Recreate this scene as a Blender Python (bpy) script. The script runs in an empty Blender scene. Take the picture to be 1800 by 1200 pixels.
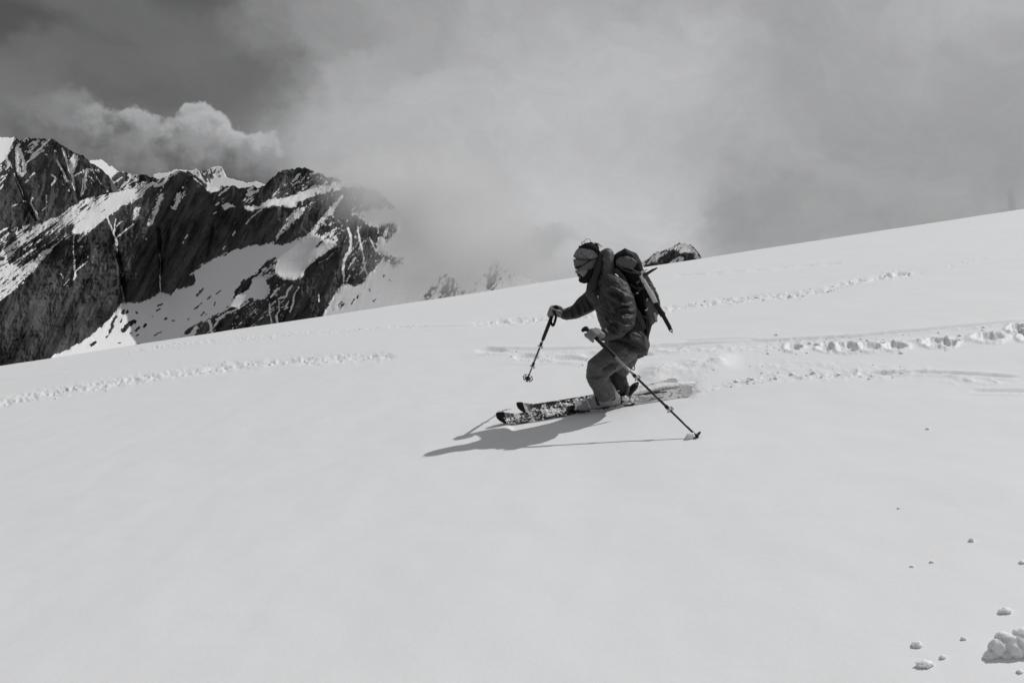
import bpy, math, random
import numpy as np
from mathutils import Vector, Matrix

S = bpy.context.scene
COL = S.collection
R = math.radians

# ------------------------------------------------------------------ camera
FPX = 1650.0                      # focal length in photo pixels (photo 1800 x 1200)
PITCH = R(4.2)
cam_d = bpy.data.cameras.new('camera')
cam = bpy.data.objects.new('camera', cam_d)
COL.objects.link(cam)
CAM = np.array([0.0, 0.0, 100.0])
cam.location = CAM
cam.rotation_euler = (math.pi/2 - PITCH, 0, 0)
cam_d.sensor_width = 36.0
cam_d.lens = 36.0*FPX/1800.0
cam_d.clip_start = 0.05
cam_d.clip_end = 60000
S.camera = cam
AX = np.array([[1, 0, 0], [0, math.sin(PITCH), math.cos(PITCH)], [0, math.cos(PITCH), -math.sin(PITCH)]])  # rows: right, up, forward

def W(c):
    """camera frame (right, up, forward) in metres -> world"""
    return CAM + np.asarray(c, float) @ AX

def P(px, py, z):
    """the point at depth z metres seen along photo pixel px, py"""
    px = np.asarray(px, float); py = np.asarray(py, float); z = np.asarray(z, float) + 0*px
    return W(np.stack([(px-900)/FPX*z, (600-py)/FPX*z, z], -1))

# ------------------------------------------------------------------ sun, sky, exposure
SUN_CAM = np.array([0.84, 1.13, 0.47]); SUN_CAM /= np.linalg.norm(SUN_CAM)
SUN = SUN_CAM @ AX
sun_d = bpy.data.lights.new('sun', 'SUN')
sun_d.energy = 2.55
sun_d.angle = R(0.6)
sun_d.color = (1.0, 0.994, 0.988)
sun = bpy.data.objects.new('sun', sun_d)
COL.objects.link(sun)
sun.rotation_euler = Vector(SUN).to_track_quat('Z', 'Y').to_euler()
sun.location = (0, 0, 130)

S.view_settings.view_transform = 'Standard'
S.view_settings.look = 'None'
S.view_settings.gamma = 1.0
S.view_settings.exposure = 0.0
S.view_settings.use_curve_mapping = False
S.render.engine = 'CYCLES'
S.cycles.volume_bounces = 6
S.cycles.volume_step_rate = 1.0
S.cycles.volume_max_steps = 256
S.cycles.max_bounces = 8
S.cycles.use_denoising = True

def lin(g):
    """display grey 0..255 -> linear"""
    c = g/255.0
    return c/12.92 if c < 0.04045 else ((c+0.055)/1.055)**2.4

class NT:
    """small helper to write node trees"""
    def __init__(s, tree):
        s.t = tree; s.n = tree.nodes; s.l = tree.links
    def put(s, inp, v):
        if isinstance(v, bpy.types.NodeSocket): s.l.new(v, inp)
        elif v is not None: inp.default_value = v
    def m(s, op, a, b=None, c=None, clamp=False):
        n = s.n.new('ShaderNodeMath'); n.operation = op; n.use_clamp = clamp
        s.put(n.inputs[0], a)
        if b is not None: s.put(n.inputs[1], b)
        if c is not None: s.put(n.inputs[2], c)
        return n.outputs[0]
    def vm(s, op, a, b=None):
        n = s.n.new('ShaderNodeVectorMath'); n.operation = op
        s.put(n.inputs[0], a)
        if b is not None: s.put(n.inputs[1], b)
        return n.outputs['Value'] if op in ('DOT_PRODUCT', 'LENGTH', 'DISTANCE') else n.outputs[0]
    def ss(s, v, lo, hi, a=0.0, b=1.0):
        n = s.n.new('ShaderNodeMapRange'); n.interpolation_type = 'SMOOTHSTEP'
        s.put(n.inputs['Value'], v)
        n.inputs['From Min'].default_value = lo; n.inputs['From Max'].default_value = hi
        s.put(n.inputs['To Min'], a); s.put(n.inputs['To Max'], b)
        return n.outputs[0]
    def mix(s, f, a, b):
        n = s.n.new('ShaderNodeMix'); n.data_type = 'FLOAT'
        s.put(n.inputs[0], f); s.put(n.inputs[2], a); s.put(n.inputs[3], b)
        return n.outputs[0]
    def mixc(s, f, a, b):
        n = s.n.new('ShaderNodeMix'); n.data_type = 'RGBA'
        s.put(n.inputs[0], f); s.put(n.inputs[6], a); s.put(n.inputs[7], b)
        return n.outputs[2]
    def noise(s, vec, scale, det=4, rough=0.5, dist=0.0, dim='3D', out='Fac'):
        n = s.n.new('ShaderNodeTexNoise'); n.noise_dimensions = dim
        s.put(n.inputs['Vector'], vec)
        n.inputs['Scale'].default_value = scale; n.inputs['Detail'].default_value = det
        n.inputs['Roughness'].default_value = rough; n.inputs['Distortion'].default_value = dist
        return n.outputs[out]
    def comb(s, x, y, z):
        n = s.n.new('ShaderNodeCombineXYZ')
        s.put(n.inputs[0], x); s.put(n.inputs[1], y); s.put(n.inputs[2], z)
        return n.outputs[0]
    def sep(s, v):
        n = s.n.new('ShaderNodeSeparateXYZ'); s.put(n.inputs[0], v); return n.outputs

def azel(px, py):
    d = (np.array([(px-900)/FPX, (600-py)/FPX, 1.0])) @ AX
    d /= np.linalg.norm(d)
    return math.atan2(d[0], d[1]), math.asin(d[2])

world = bpy.data.worlds.new('World'); S.world = world; world.use_nodes = True
w = NT(world.node_tree); w.n.clear()
tc = w.n.new('ShaderNodeTexCoord')
sky = w.n.new('ShaderNodeTexSky'); sky.sky_type = 'NISHITA'; sky.sun_disc = False
sky.sun_elevation = math.asin(SUN[2]); sky.sun_rotation = math.atan2(SUN[0], SUN[1])
sky.altitude = 2800
bw = w.n.new('ShaderNodeRGBToBW'); w.l.new(sky.outputs[0], bw.inputs[0])
clear = w.m('MULTIPLY', bw.outputs[0], 0.045)
x, y, z = w.sep(tc.outputs['Generated'])
az = w.m('ARCTAN2', x, y)
el = w.m('ARCSINE', z)
# cloud coordinates in "tenths of a radian", warped by noise
pos = w.comb(az, el, 0.0)
nbig = w.noise(w.vm('MULTIPLY', pos, (1, 1.25, 1)), 5.0, 5, 0.55, out='Color')
nmid = w.noise(pos, 16.0, 5, 0.6, out='Color')
warp = w.vm('ADD', w.vm('MULTIPLY', w.vm('SUBTRACT', nbig, (0.5, 0.5, 0.5)), (0.22, 0.18, 0)),
            w.vm('MULTIPLY', w.vm('SUBTRACT', nmid, (0.5, 0.5, 0.5)), (0.06, 0.05, 0)))
wpos = w.vm('ADD', pos, warp)
fine = w.vm('ADD', pos, w.vm('MULTIPLY', w.vm('SUBTRACT', w.noise(pos, 30.0, 6, 0.62, out='Color'), (0.5, 0.5, 0.5)), (0.05, 0.05, 0)))
def dist(vec, px, py, rx, ry, rot=0.0):
    """distance from a cloud's centre in units of its radii; returns (distance, local position)"""
    a, e = azel(px, py)
    mp = w.n.new('ShaderNodeMapping'); mp.vector_type = 'TEXTURE'
    w.put(mp.inputs['Vector'], vec)
    mp.inputs['Location'].default_value = (a, e, 0)
    mp.inputs['Rotation'].default_value = (0, 0, R(rot))
    mp.inputs['Scale'].default_value = (rx/FPX, ry/FPX, 1)
    return w.vm('LENGTH', mp.outputs[0]), mp.outputs[0]
tone = clear
def soft(px, py, rx, ry, g, op=1.0, rot=0.0, lo=0.35, hi=1.25):
    global tone
    d, _ = dist(wpos, px, py, rx, ry, rot)
    mk = w.m('MULTIPLY', w.ss(d, lo, hi, 1.0, 0.0), op)
    tone = w.mix(mk, tone, lin(g))
# high thin veil over the upper left
soft(-60, 60, 420, 130, 84, 0.85)
soft(60, 130, 330, 45, 112, 0.7, rot=6)
soft(190, 20, 260, 60, 118, 0.55, rot=-20)
soft(-200, 250, 420, 130, 118, 0.8)
soft(60, 245, 420, 60, 120, 0.8)
# cumulus over the far ridge: puffs lit from the right, base in shade
def puff(px, py, r, g, dark, soft_edge=0.28, op=1.0):
    global tone
    d, loc = dist(fine, px, py, r, r*0.86); g += 20; dark -= 6; soft_edge *= .6
    lx = w.vm('DOT_PRODUCT', loc, (0.30, 0.95, 0))
    sh = w.ss(w.m('ADD', lx, w.m('MULTIPLY', w.m('SUBTRACT', w.noise(pos, 55, 4, 0.6), 0.5), 1.3)), -0.65, 0.75, lin(dark), lin(g))
    mk = w.m('MULTIPLY', w.ss(d, 1.0-soft_edge, 1.0+soft_edge*0.4, 1.0, 0.0), op)
    tone = w.mix(mk, tone, sh)
soft(330, 300, 190, 60, 112, 0.9, lo=0.3, hi=1.1)
for a in [(60, 212, 52, 112, 100, 0.9, .6), (135, 212, 48, 128, 104, 0.8, .7), (172, 226, 42, 140, 104, 0.55, .85), (100, 240, 56, 118, 104, 0.8, .65),
          (240, 225, 42, 148, 104, 0.35, .95), (285, 248, 40, 134, 102, 0.45, .9), (255, 262, 44, 126, 100, 0.5, .9), (345, 213, 40, 156, 112, 0.3, .97), (375, 235, 44, 160, 112, 0.35, .97),
          (325, 240, 46, 150, 106, 0.4, .95), (420, 258, 42, 160, 106, 0.4, .95), (462, 262, 36, 160, 108, 0.45, .95), (392, 275, 50, 140, 100, 0.5, .9),
          (340, 280, 55, 122, 100, 0.6, .9), (440, 300, 55, 112, 96, 0.6, .85), (230, 290, 60, 118, 104, 0.6, .8)]:
    puff(*a)
# the great bank
soft(880, 250, 385, 340, 167, 1.0, lo=0.72, hi=1.15)
soft(640, 60, 240, 110, 158, 0.9, lo=0.5, hi=1.2)
soft(1500, 250, 900, 520, 165, 1.0, lo=0.6, hi=1.0)
soft(560, 60, 120, 60, 140, 0.5)
soft(1480, 110, 330, 150, 166, 0.5)
soft(1090, 110, 190, 130, 185, 0.8)
soft(860, 120, 90, 150, 178, 0.6)
soft(980, 300, 300, 210, 189, 0.85)
soft(1040, 390, 230, 110, 197, 0.85)
soft(750, 215, 190, 90, 184, 0.75)
soft(620, 170, 90, 60, 166, 0.6)
soft(700, 100, 120, 40, 166, 0.5, rot=25)
soft(1320, 370, 120, 60, 150, 0.75)
soft(1500, 410, 260, 60, 154, 0.7)
soft(925, 425, 62, 26, 158, 0.5)
soft(1760, 10, 170, 60, 180, 0.8)
soft(1600, 250, 200, 90, 157, 0.6)
soft(1740, 320, 14, 45, 140, 0.5)
# filaments at the edges of the bank
fil = w.noise(w.vm('MULTIPLY', w.vm('ADD', pos, w.vm('MULTIPLY', w.vm('SUBTRACT', nbig, (.5, .5, .5)), (0.5, 0.5, 0))), (1.0, 1.6, 1)), 9.0, 7, 0.66)
tone = w.m('MULTIPLY', tone, w.m('ADD', 1.0, w.m('MULTIPLY', w.m('SUBTRACT', fil, 0.5), 0.34)))
# gentle large-scale mottling, everywhere
mott = w.m('ADD', 1.0, w.m('MULTIPLY', w.m('SUBTRACT', w.noise(wpos, 5.0, 6, 0.6), 0.5), 0.30))
tone = w.m('MULTIPLY', tone, mott)
# overhead and behind: even overcast; below the horizon: snowy valleys in shade
tone = w.mix(w.ss(el, R(20), R(40)), tone, lin(141))
back = w.ss(y, 0.55, 0.1)
tone = w.mix(back, tone, lin(141))
tone = w.mix(w.ss(el, R(-1.0), R(-7)), tone, lin(84))
cc = w.n.new('ShaderNodeCombineColor')
w.put(cc.inputs[0], w.m('MULTIPLY', tone, 0.985)); w.put(cc.inputs[1], w.m('MULTIPLY', tone, 0.992)); w.put(cc.inputs[2], w.m('MULTIPLY', tone, 1.008))
bg = w.n.new('ShaderNodeBackground'); w.l.new(cc.outputs[0], bg.inputs[0]); bg.inputs[1].default_value = 1.0
ow = w.n.new('ShaderNodeOutputWorld'); w.l.new(bg.outputs[0], ow.inputs[0])
world.cycles.sampling_method = 'MANUAL'; world.cycles.sample_map_resolution = 512
# ------------------------------------------------------------------ noise and mesh helpers
_rng = np.random.RandomState(7)
_perm = np.concatenate([_rng.permutation(256)]*3)
_g2 = np.stack([np.cos(np.arange(256)*2.399963), np.sin(np.arange(256)*2.399963)], -1).astype(np.float32)
_g3 = _rng.normal(size=(256, 3)).astype(np.float32); _g3 /= np.linalg.norm(_g3, axis=1)[:, None]
def n2(x, y, seed=0):
    x = np.asarray(x, np.float32) + seed*17.31; y = np.asarray(y, np.float32) - seed*9.77
    xi = np.floor(x).astype(int); yi = np.floor(y).astype(int)
    xf = x-xi; yf = y-yi; xi &= 255; yi &= 255
    u = xf*xf*xf*(xf*(xf*6-15)+10); v = yf*yf*yf*(yf*(yf*6-15)+10)
    def g(i, j, a, b):
        q = _g2[_perm[_perm[(xi+i) & 255]+((yi+j) & 255)]]
        return q[..., 0]*a+q[..., 1]*b
    a = g(0, 0, xf, yf); b = g(1, 0, xf-1, yf); c = g(0, 1, xf, yf-1); d = g(1, 1, xf-1, yf-1)
    return ((a+(b-a)*u)+((c+(d-c)*u)-(a+(b-a)*u))*v)*1.4
def f2(x, y, oct=4, rough=0.5, seed=0, ridged=False):
    s = 0; a = 1.0; t = 0
    for i in range(oct):
        n = n2(x*2**i, y*2**i, seed+i*3)
        if ridged: n = 1-2*np.abs(n)
        s = s+a*n; t += a; a *= rough
    return s/t
def n3(p, seed=0):
    p = np.asarray(p, np.float32)+seed*11.3
    pi = np.floor(p).astype(int); f = p-pi; pi &= 255
    u = f*f*f*(f*(f*6-15)+10)
    out = 0
    for i in (0, 1):
        for j in (0, 1):
            for k in (0, 1):
                h = _perm[_perm[_perm[(pi[:, 0]+i) & 255]+((pi[:, 1]+j) & 255)]+((pi[:, 2]+k) & 255)]
                g = _g3[h]
                d = g[:, 0]*(f[:, 0]-i)+g[:, 1]*(f[:, 1]-j)+g[:, 2]*(f[:, 2]-k)
                wt = (u[:, 0] if i else 1-u[:, 0])*(u[:, 1] if j else 1-u[:, 1])*(u[:, 2] if k else 1-u[:, 2])
                out = out+wt*d
    return out*1.5
def f3(p, oct=3, rough=0.5, seed=0):
    s = 0; a = 1.0; t = 0
    for i in range(oct):
        s = s+a*n3(p*2**i, seed+i); t += a; a *= rough
    return s/t
def sstep(x, a, b):
    t = np.clip((x-a)/(b-a), 0, 1); return t*t*(3-2*t)

def tag(o, label=None, cat=None, group=None, kind=None):
    if label: o['label'] = label
    if cat: o['category'] = cat
    if group: o['group'] = group
    if kind: o['kind'] = kind
    return o
def empty(name, loc):
    o = bpy.data.objects.new(name, None); COL.objects.link(o); o.location = loc
    o.empty_display_size = 0.1
    return o
def link(name, me, mat, parent=None):
    if mat is not None and not me.materials: me.materials.append(mat)
    o = bpy.data.objects.new(name, me); COL.objects.link(o)
    if parent is not None: o.parent = parent
    return o
def grid_mesh(name, V, mask=None, attrs=None, smooth=True):
    """V: rows x cols x 3"""
    r, c = V.shape[:2]
    me = bpy.data.meshes.new(name)
    idx = np.arange(r*c).reshape(r, c)
    q = np.stack([idx[:-1, :-1], idx[1:, :-1], idx[1:, 1:], idx[:-1, 1:]], -1).reshape(-1, 4)
    me.vertices.add(r*c); me.vertices.foreach_set('co', V.reshape(-1).astype(np.float32))
    me.loops.add(len(q)*4); me.loops.foreach_set('vertex_index', q.reshape(-1).astype(np.int32))
    me.polygons.add(len(q)); me.polygons.foreach_set('loop_start', (np.arange(len(q))*4).astype(np.int32))
    me.polygons.foreach_set('loop_total', np.full(len(q), 4, np.int32))
    me.update(calc_edges=True)
    if smooth: me.polygons.foreach_set('use_smooth', np.ones(len(q), bool))
    for k, a in (attrs or {}).items():
        at = me.attributes.new(k, 'FLOAT', 'POINT'); at.data.foreach_set('value', a.reshape(-1).astype(np.float32))
    return me

def mat(name):
    m = bpy.data.materials.new(name); m.use_nodes = True
    t = NT(m.node_tree)
    b = t.n['Principled BSDF']
    return m, t, b
def simple(name, g, rough=0.6, metal=0.0, var=0.25, scale=60, bump=0.0, bscale=200, spec=0.4):
    """procedural cloth/plastic/metal of linear grey g with slight mottling"""
    m, t, b = mat(name)
    co = t.n.new('ShaderNodeTexCoord').outputs['Object']
    nz = t.noise(co, scale, 4, 0.6)
    v = t.m('MULTIPLY', g, t.m('ADD', 1-var, t.m('MULTIPLY', nz, var*2)))
    c = t.comb(v, v, t.m('MULTIPLY', v, 1.02)); t.put(b.inputs['Base Color'], c)
    b.inputs['Roughness'].default_value = rough; b.inputs['Metallic'].default_value = metal
    b.inputs['Specular IOR Level'].default_value = spec
    if bump:
        bp = t.n.new('ShaderNodeBump'); bp.inputs['Strength'].default_value = bump; bp.inputs['Distance'].default_value = 0.004
        t.put(bp.inputs['Height'], t.noise(co, bscale, 3, 0.6)); t.put(b.inputs['Normal'], bp.outputs[0])
    return m

# ------------------------------------------------------------------ snow slope
# the slope is a plane seen to recede to a line 90 px above its visible brow; far off it rolls over
HOR = 90.0
def brow(px): return 643.0-0.15333*px
def raydir(px, py): return np.array([(px-900)/FPX, (600-py)/FPX, 1.0])
_a = raydir(0, brow(0)-HOR); _b = raydir(1800, brow(1800)-HOR)
PN = np.cross(_b, _a); PN /= np.linalg.norm(PN)
if PN[1] < 0: PN = -PN
PV = np.array([0, 0, 1.0])-PN[2]*PN; PV /= np.linalg.norm(PV)
PU = np.cross(PN, PV); PU /= np.linalg.norm(PU)
if PU[0] < 0: PU = -PU
# height of the eye over the snow so that the boots (photo 1050, 716) stand 6.87 m away
_d = raydir(1050, 716)
EYE = -6.87*float(_d @ PN)
# roll-over so that the brow is seen exactly HOR px below the vanishing line
_r = raydir(900, brow(900)); TMIN = -float(_r @ PN)/float(_r @ PV)
KC = (TMIN/2)**2/EYE
EYE = EYE  # metres
def slope_v(tau):
    """distance along the slope for viewing slope tau (below the vanishing line)"""
    disc = np.maximum(tau*tau-4*EYE*KC, 0)
    return 2*EYE/(tau+np.sqrt(disc))
def ground_uv(px, py):
    d = np.stack([(np.asarray(px, float)-900)/FPX, (600-np.asarray(py, float))/FPX, np.ones_like(np.asarray(px, float)*1.0)], -1)
    dn = d @ PN; dv = d @ PV; du = d @ PU
    v = slope_v(-dn/dv)
    return du/dv*v, v
def ground_cam(u, v, hgt=0.0):
    """camera-frame point of the smooth slope, raised by hgt along its normal"""
    u = np.asarray(u, float); v = np.asarray(v, float)
    wn = -EYE-KC*v*v+hgt
    return u[..., None]*PU+v[..., None]*PV+(wn+0*u)[..., None]*PN
def gz(px, py):
    u, v = ground_uv(np.array(px, float), np.array(py, float))
    return float(ground_cam(u, v)[..., 2])
def project(c):
    return 900+FPX*c[..., 0]/c[..., 2], 600-FPX*c[..., 1]/c[..., 2]
def polydist(px, py, pts, ysc=1.0):
    """distance in photo pixels to a polyline, and the position 0..1 along it"""
    best = np.full(px.shape, 1e9); along = np.zeros(px.shape)
    n = len(pts)-1
    for i in range(n):
        ax, ay = pts[i][:2]; bx, by = pts[i+1][:2]
        dx, dy = bx-ax, (by-ay)*ysc
        q = np.clip(((px-ax)*dx+(py-ay)*ysc*dy)/(dx*dx+dy*dy+1e-9), 0, 1)
        d = np.hypot(px-ax-q*dx, (py-ay)*ysc-q*dy)
        k = d < best
        best = np.where(k, d, best); along = np.where(k, (i+q)/n, along)
    return best, along

SHEAR = 0.15333
def snow_height(px, py, u, v):
    h = 0.010*f2(u/1.1, v/1.4, 2, 0.5, 3)+0.004*f2(u/0.35, v/0.5, 2, 0.5, 5)
    h += 0.05*f2(u/9, v/14, 2, 0.5, 9)*sstep(v, 9, 16)
    h += 0.0016*f2(u/0.22+.6*v, v/0.12, 3, .55, 15)*sstep(f2(u/1.6, v/1.2, 2, .5, 16), -.1, .5)
    fade = sstep(v, 3.0, 5.0)
    lump = np.maximum(f2(u/0.075, v/0.14, 3, 0.6, 21), -0.15)
    lump2 = f2(u/0.16, v/0.3, 3, 0.55, 31)
    px0 = px+6*f2(u/.5, v/.5, 2, .5, 41); py0 = py+2.5*f2(u/.4, v/.6, 2, .5, 43)
    def band(pts, wpx, amp, dig=0.0, ends=0.08, l2=0.5):
        nonlocal h
        d, s = polydist(px0, py0, pts)
        m = np.exp(-(d/wpx)**2)
        e = sstep(s, 0, ends)*(1-sstep(s, 1-ends, 1))
        sc = v/9.0
        gap = sstep(f2(px/26, py/9, 2, .5, 61), -0.45, 0.1)*0.75+0.25
        h = h+m*e*gap*(amp*.42*sc*(np.maximum(lump, 0)*1.6+l2*lump2)-dig*.7*sc)
    band([(-60, 722), (0, 709), (70, 694), (150, 681), (230, 668), (300, 657), (380, 646), (450, 639), (540, 632), (620, 629), (700, 627)], 6.5, 0.085, 0.03, 0.03, .8)
    band([(180, 626), (300, 607), (400, 597), (480, 591), (560, 582), (640, 578), (700, 575), (780, 574)], 2.6, 0.05, 0, 0.1)
    band([(820, 573), (870, 567), (930, 563), (990, 560), (1060, 552), (1180, 541), (1250, 531), (1310, 522), (1380, 517), (1440, 511), (1510, 492), (1570, 482), (1640, 477)], 4.5, 0.085, 0.03, .08, .8)
    band([(1640, 474), (1700, 460), (1760, 448), (1810, 438)], 2.2, 0.035)
    band([(1180, 486), (1300, 478), (1440, 466), (1480, 463)], 1.3, 0.01, 0.02)
    band([(1120, 612), (1240, 616), (1330, 612), (1400, 606), (1500, 606), (1600, 602), (1700, 594), (1820, 578)], 8, 0.05, 0.0, 0.05)
    band([(1320, 598), (1400, 596), (1500, 590), (1620, 583), (1700, 577), (1830, 566)], 2.5, 0.04)
    band([(840, 612), (900, 616), (960, 622), (1040, 622), (1100, 616)], 8, 0.02, 0, 0.1, 0.8)
    band([(1180, 690), (1240, 684), (1300, 672), (1360, 664), (1410, 662), (1460, 660), (1530, 658), (1600, 660)], 6, 0.07, 0.02, 0.1, .9)
    band([(1300, 645), (1400, 640), (1500, 650), (1620, 652), (1700, 660), (1780, 668)], 10, 0.035, 0.0, 0.1)
    band([(1640, 670), (1700, 668), (1790, 672)], 5, 0.03, 0.0, 0.2)
    # straight ski grooves
    for pts, wd, dp in [([(1100, 612), (1300, 601), (1500, 592), (1640, 580), (1830, 562)], 1.8, 0.035),
                        ([(690, 576), (800, 576), (850, 574)], 1.6, 0.02),
                        ([(840, 614), (940, 614), (1040, 613), (1100, 610)], 2.0, 0.03),
                        ([(1200, 600), (1330, 596)], 1.6, 0.02),
                        ([(1700, 686), (1800, 687), (1850, 689)], 1.8, 0.03),
                        ([(0, 667), (60, 660), (120, 652)], 1.8, -0.02),
                        ([(1500, 657), (1620, 654), (1800, 662)], 2.0, 0.02)]:
        d, s = polydist(px0, py, pts)
        dp = dp*.7; h = h-dp*np.exp(-(d/wd)**2)*sstep(s, 0, .1)*(1-sstep(s, .9, 1))+0.4*dp*np.exp(-((d-wd*2)/wd)**2)*sstep(s, 0, .1)*(1-sstep(s, .9, 1))
    # crusts of broken slab left of the skier
    for (cx, cy, rx, ry, a) in [(868, 616, 30, 4.2, .045), (925, 627, 20, 5.5, .055), (998, 630, 30, 4.5, .045), (1045, 624, 22, 3.5, .035), (955, 636, 50, 2.2, .03), (1120, 622, 26, 4, .04), (1180, 612, 22, 3.5, .035)]:
        q = ((px0-cx)/rx)**2+((py0-cy)/ry)**2
        h = h-.6*a*(1-sstep(q, 0.4, 1.3))+0.4*a*np.exp(-((px0-cx)/(rx*1.2))**2-((py0-cy-ry*1.6)/(ry*.5))**2)*(0.7+0.6*lump2)
    # deep footprints
    pxw = px0+5*f2(px/13, py/6, 3, .6, 71); pyw = py0+2.6*f2(px/11, py/5, 3, .6, 73)
    for (cx, cy, rx, ry, dp) in [(1455, 612, 14, 5, .12), (1490, 611, 17, 7, .15), (1531, 611, 15, 6, .13), (1574, 609, 17, 6, .13), (1642, 602, 18, 6, .14), (1664, 604, 13, 5, .12),
                                 (1737, 594, 24, 6.5, .15), (1787, 580, 16, 5, .10), (1805, 592, 12, 5, .10), (1395, 612, 14, 5, .09), (1383, 520, 9, 3, .08), (1404, 518, 9, 3, .08), (1290, 528, 9, 3, .07), (1580, 481, 10, 3, .08), (1560, 483, 8, 3, .08),
                                 (1510, 493, 10, 3, .06)]:
        q = ((pxw-cx)/rx)**2+((pyw-cy)/ry)**2
        h = h-dp*(.25+.13*math.sin(cx*.7))*(1-sstep(q, 0.15, 1.5))*(1+.5*lump2)+0.022*np.exp(-((np.sqrt(q)-1.35)/0.3)**2)*(0.6+0.8*np.maximum(lump, 0))
    # soft bank of snow thrown up beside the turn
    d, s = polydist(px, py, [(1120, 664), (1180, 652), (1240, 642), (1310, 632)])
    h = h+0.06*np.exp(-(d/13)**2)*sstep(s, 0, .2)*(1-sstep(s, .75, 1))*(0.8+0.5*lump2)
    d, s = polydist(px, py, [(1225, 662), (1180, 672), (1130, 684)])
    h = h-0.005*np.exp(-(d/6)**2)
    # furrow the skis leave
    d, s = polydist(px, py, [(1195, 692), (1230, 682), (1290, 664), (1340, 652), (1420, 650)])
    h = h-0.006*np.exp(-(d/6)**2)*sstep(s, 0, .1)*(1-sstep(s, .6, 1))
    # trench pressed by the two skis
    d, s = polydist(px, py, [(905, 748), (1000, 730), (1100, 709), (1210, 690)])
    h = h-0.02*np.exp(-(d/9)**2)
    d, s = polydist(px, py, [(935, 729), (1020, 714), (1120, 694), (1215, 674)])
    h = h-0.02*np.exp(-(d/7)**2)
    # wind-rippled crust, very faint
    h = h+0.0025*f2(u/0.9+v*0.2, v/0.22, 3, .5, 77)*sstep(v, 2, 6)
    return h

def build_snow():
    sarr = np.concatenate([np.linspace(-1.6, -0.72, 20)[:-1], np.arange(-0.72, 0.72, 2.2/FPX), np.linspace(0.725, 1.6, 20)])
    t = np.concatenate([np.arange(0.0, 300, 1.35), np.arange(300, 880, 2.6)])
    tau = TMIN+t/FPX
    v = slope_v(tau)
    far = np.array([600, 450, 330, 250, 200, 160, 130, 110, 95, 85, 76, 69, 64])
    far = far[far > v[0]*1.03]
    near = np.array([1.7, 1.4, 1.1, 0.8, 0.5, 0.2, -0.3, -1, -3, -8, -25])
    near = near[near < v[-1]*0.96]
    vv = np.concatenate([far, v, near])
    uu = sarr[None, :]*np.maximum(vv, 1.8)[:, None]
    uu = np.where(vv[:, None] < 1.8, sarr[None, :]*(1.8+(1.8-vv[:, None])*3), uu)
    V2 = np.broadcast_to(vv[:, None], uu.shape)
    base = ground_cam(uu, V2)
    zz = np.maximum(base[..., 2], 0.4)
    px = 900+FPX*base[..., 0]/zz; py = 600-FPX*base[..., 1]/zz
    px = np.where(V2 < 1.5, -9999, px)
    H = snow_height(px, py, uu, V2)
    H = H*sstep(V2, -1, 1.2)
    pts = ground_cam(uu, V2, H)
    me = grid_mesh('snow_slope', W(pts.reshape(-1, 3)).reshape(pts.shape))
    m, t_, b = mat('snow')
    co = t_.n.new('ShaderNodeTexCoord').outputs['Object']
    nz = t_.noise(co, 1.3, 4, 0.6)
    v_ = t_.m('ADD', 0.845, t_.m('MULTIPLY', t_.m('SUBTRACT', nz, 0.5), 0.03))
    t_.put(b.inputs['Base Color'], t_.comb(t_.m('MULTIPLY', v_, 0.992), t_.m('MULTIPLY', v_, 1.0), t_.m('MULTIPLY', v_, 1.012)))
    b.inputs['Roughness'].default_value = 0.55
    b.inputs['Specular IOR Level'].default_value = 0.25
    bp = t_.n.new('ShaderNodeBump'); bp.inputs['Strength'].default_value = 0.22; bp.inputs['Distance'].default_value = 0.004
    t_.put(bp.inputs['Height'], t_.m('ADD', t_.noise(co, 45, 5, 0.65), t_.m('MULTIPLY', t_.noise(co, 9, 3, 0.5), 2.0)))
    t_.put(b.inputs['Normal'], bp.outputs[0])
    o = link('snow_field', me, m)
    tag(o, 'smooth white snow slope crossed by old ski tracks and footprints', kind='structure')
    return o, m
snow_obj, M_snow = build_snow()
# ------------------------------------------------------------------ mountains
def poly_mask(X, Y, pts):
    ins = np.zeros(X.shape, bool)
    xs = np.array([p[0] for p in pts]); ys = np.array([p[1] for p in pts])
    r0 = max(int(ys.min()-Y[0, 0])-2, 0); r1 = int(ys.max()-Y[0, 0])+4
    c0 = max(int(xs.min()-X[0, 0])-2, 0); c1 = int(xs.max()-X[0, 0])+4
    pad = 8
    r0 = max(r0-pad, 0); c0 = max(c0-pad, 0); r1 = max(r1+pad, 0); c1 = max(c1+pad, 0)
    x = X[r0:r1, c0:c1]; y = Y[r0:r1, c0:c1]
    return (slice(r0, r1), slice(c0, c1)), x, y, xs, ys
def inside(x, y, xs, ys):
    ins = np.zeros(x.shape, bool); n = len(xs); j = n-1
    for i in range(n):
        if ys[i] != ys[j]:
            c = ((ys[i] > y) != (ys[j] > y)) & (x < (xs[j]-xs[i])*(y-ys[i])/(ys[j]-ys[i])+xs[i])
            ins ^= c
        j = i
    return ins
def blur(a, r):
    """separable gaussian"""
    k = np.exp(-0.5*(np.arange(-3*r, 3*r+1)/r)**2); k /= k.sum(); p = 3*r
    a = np.pad(a, ((p, p), (p, p)), 'edge')
    fk = np.fft.rfft(np.pad(k, (0, a.shape[1]-len(k))))
    a = np.fft.irfft(np.fft.rfft(a, axis=1)*fk, a.shape[1], axis=1)[:, 2*p:]
    fk = np.fft.rfft(np.pad(k, (0, a.shape[0]-len(k))))
    a = np.fft.irfft(np.fft.rfft(a, axis=0)*fk[:, None], a.shape[0], axis=0)[2*p:, :]
    return a
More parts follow.
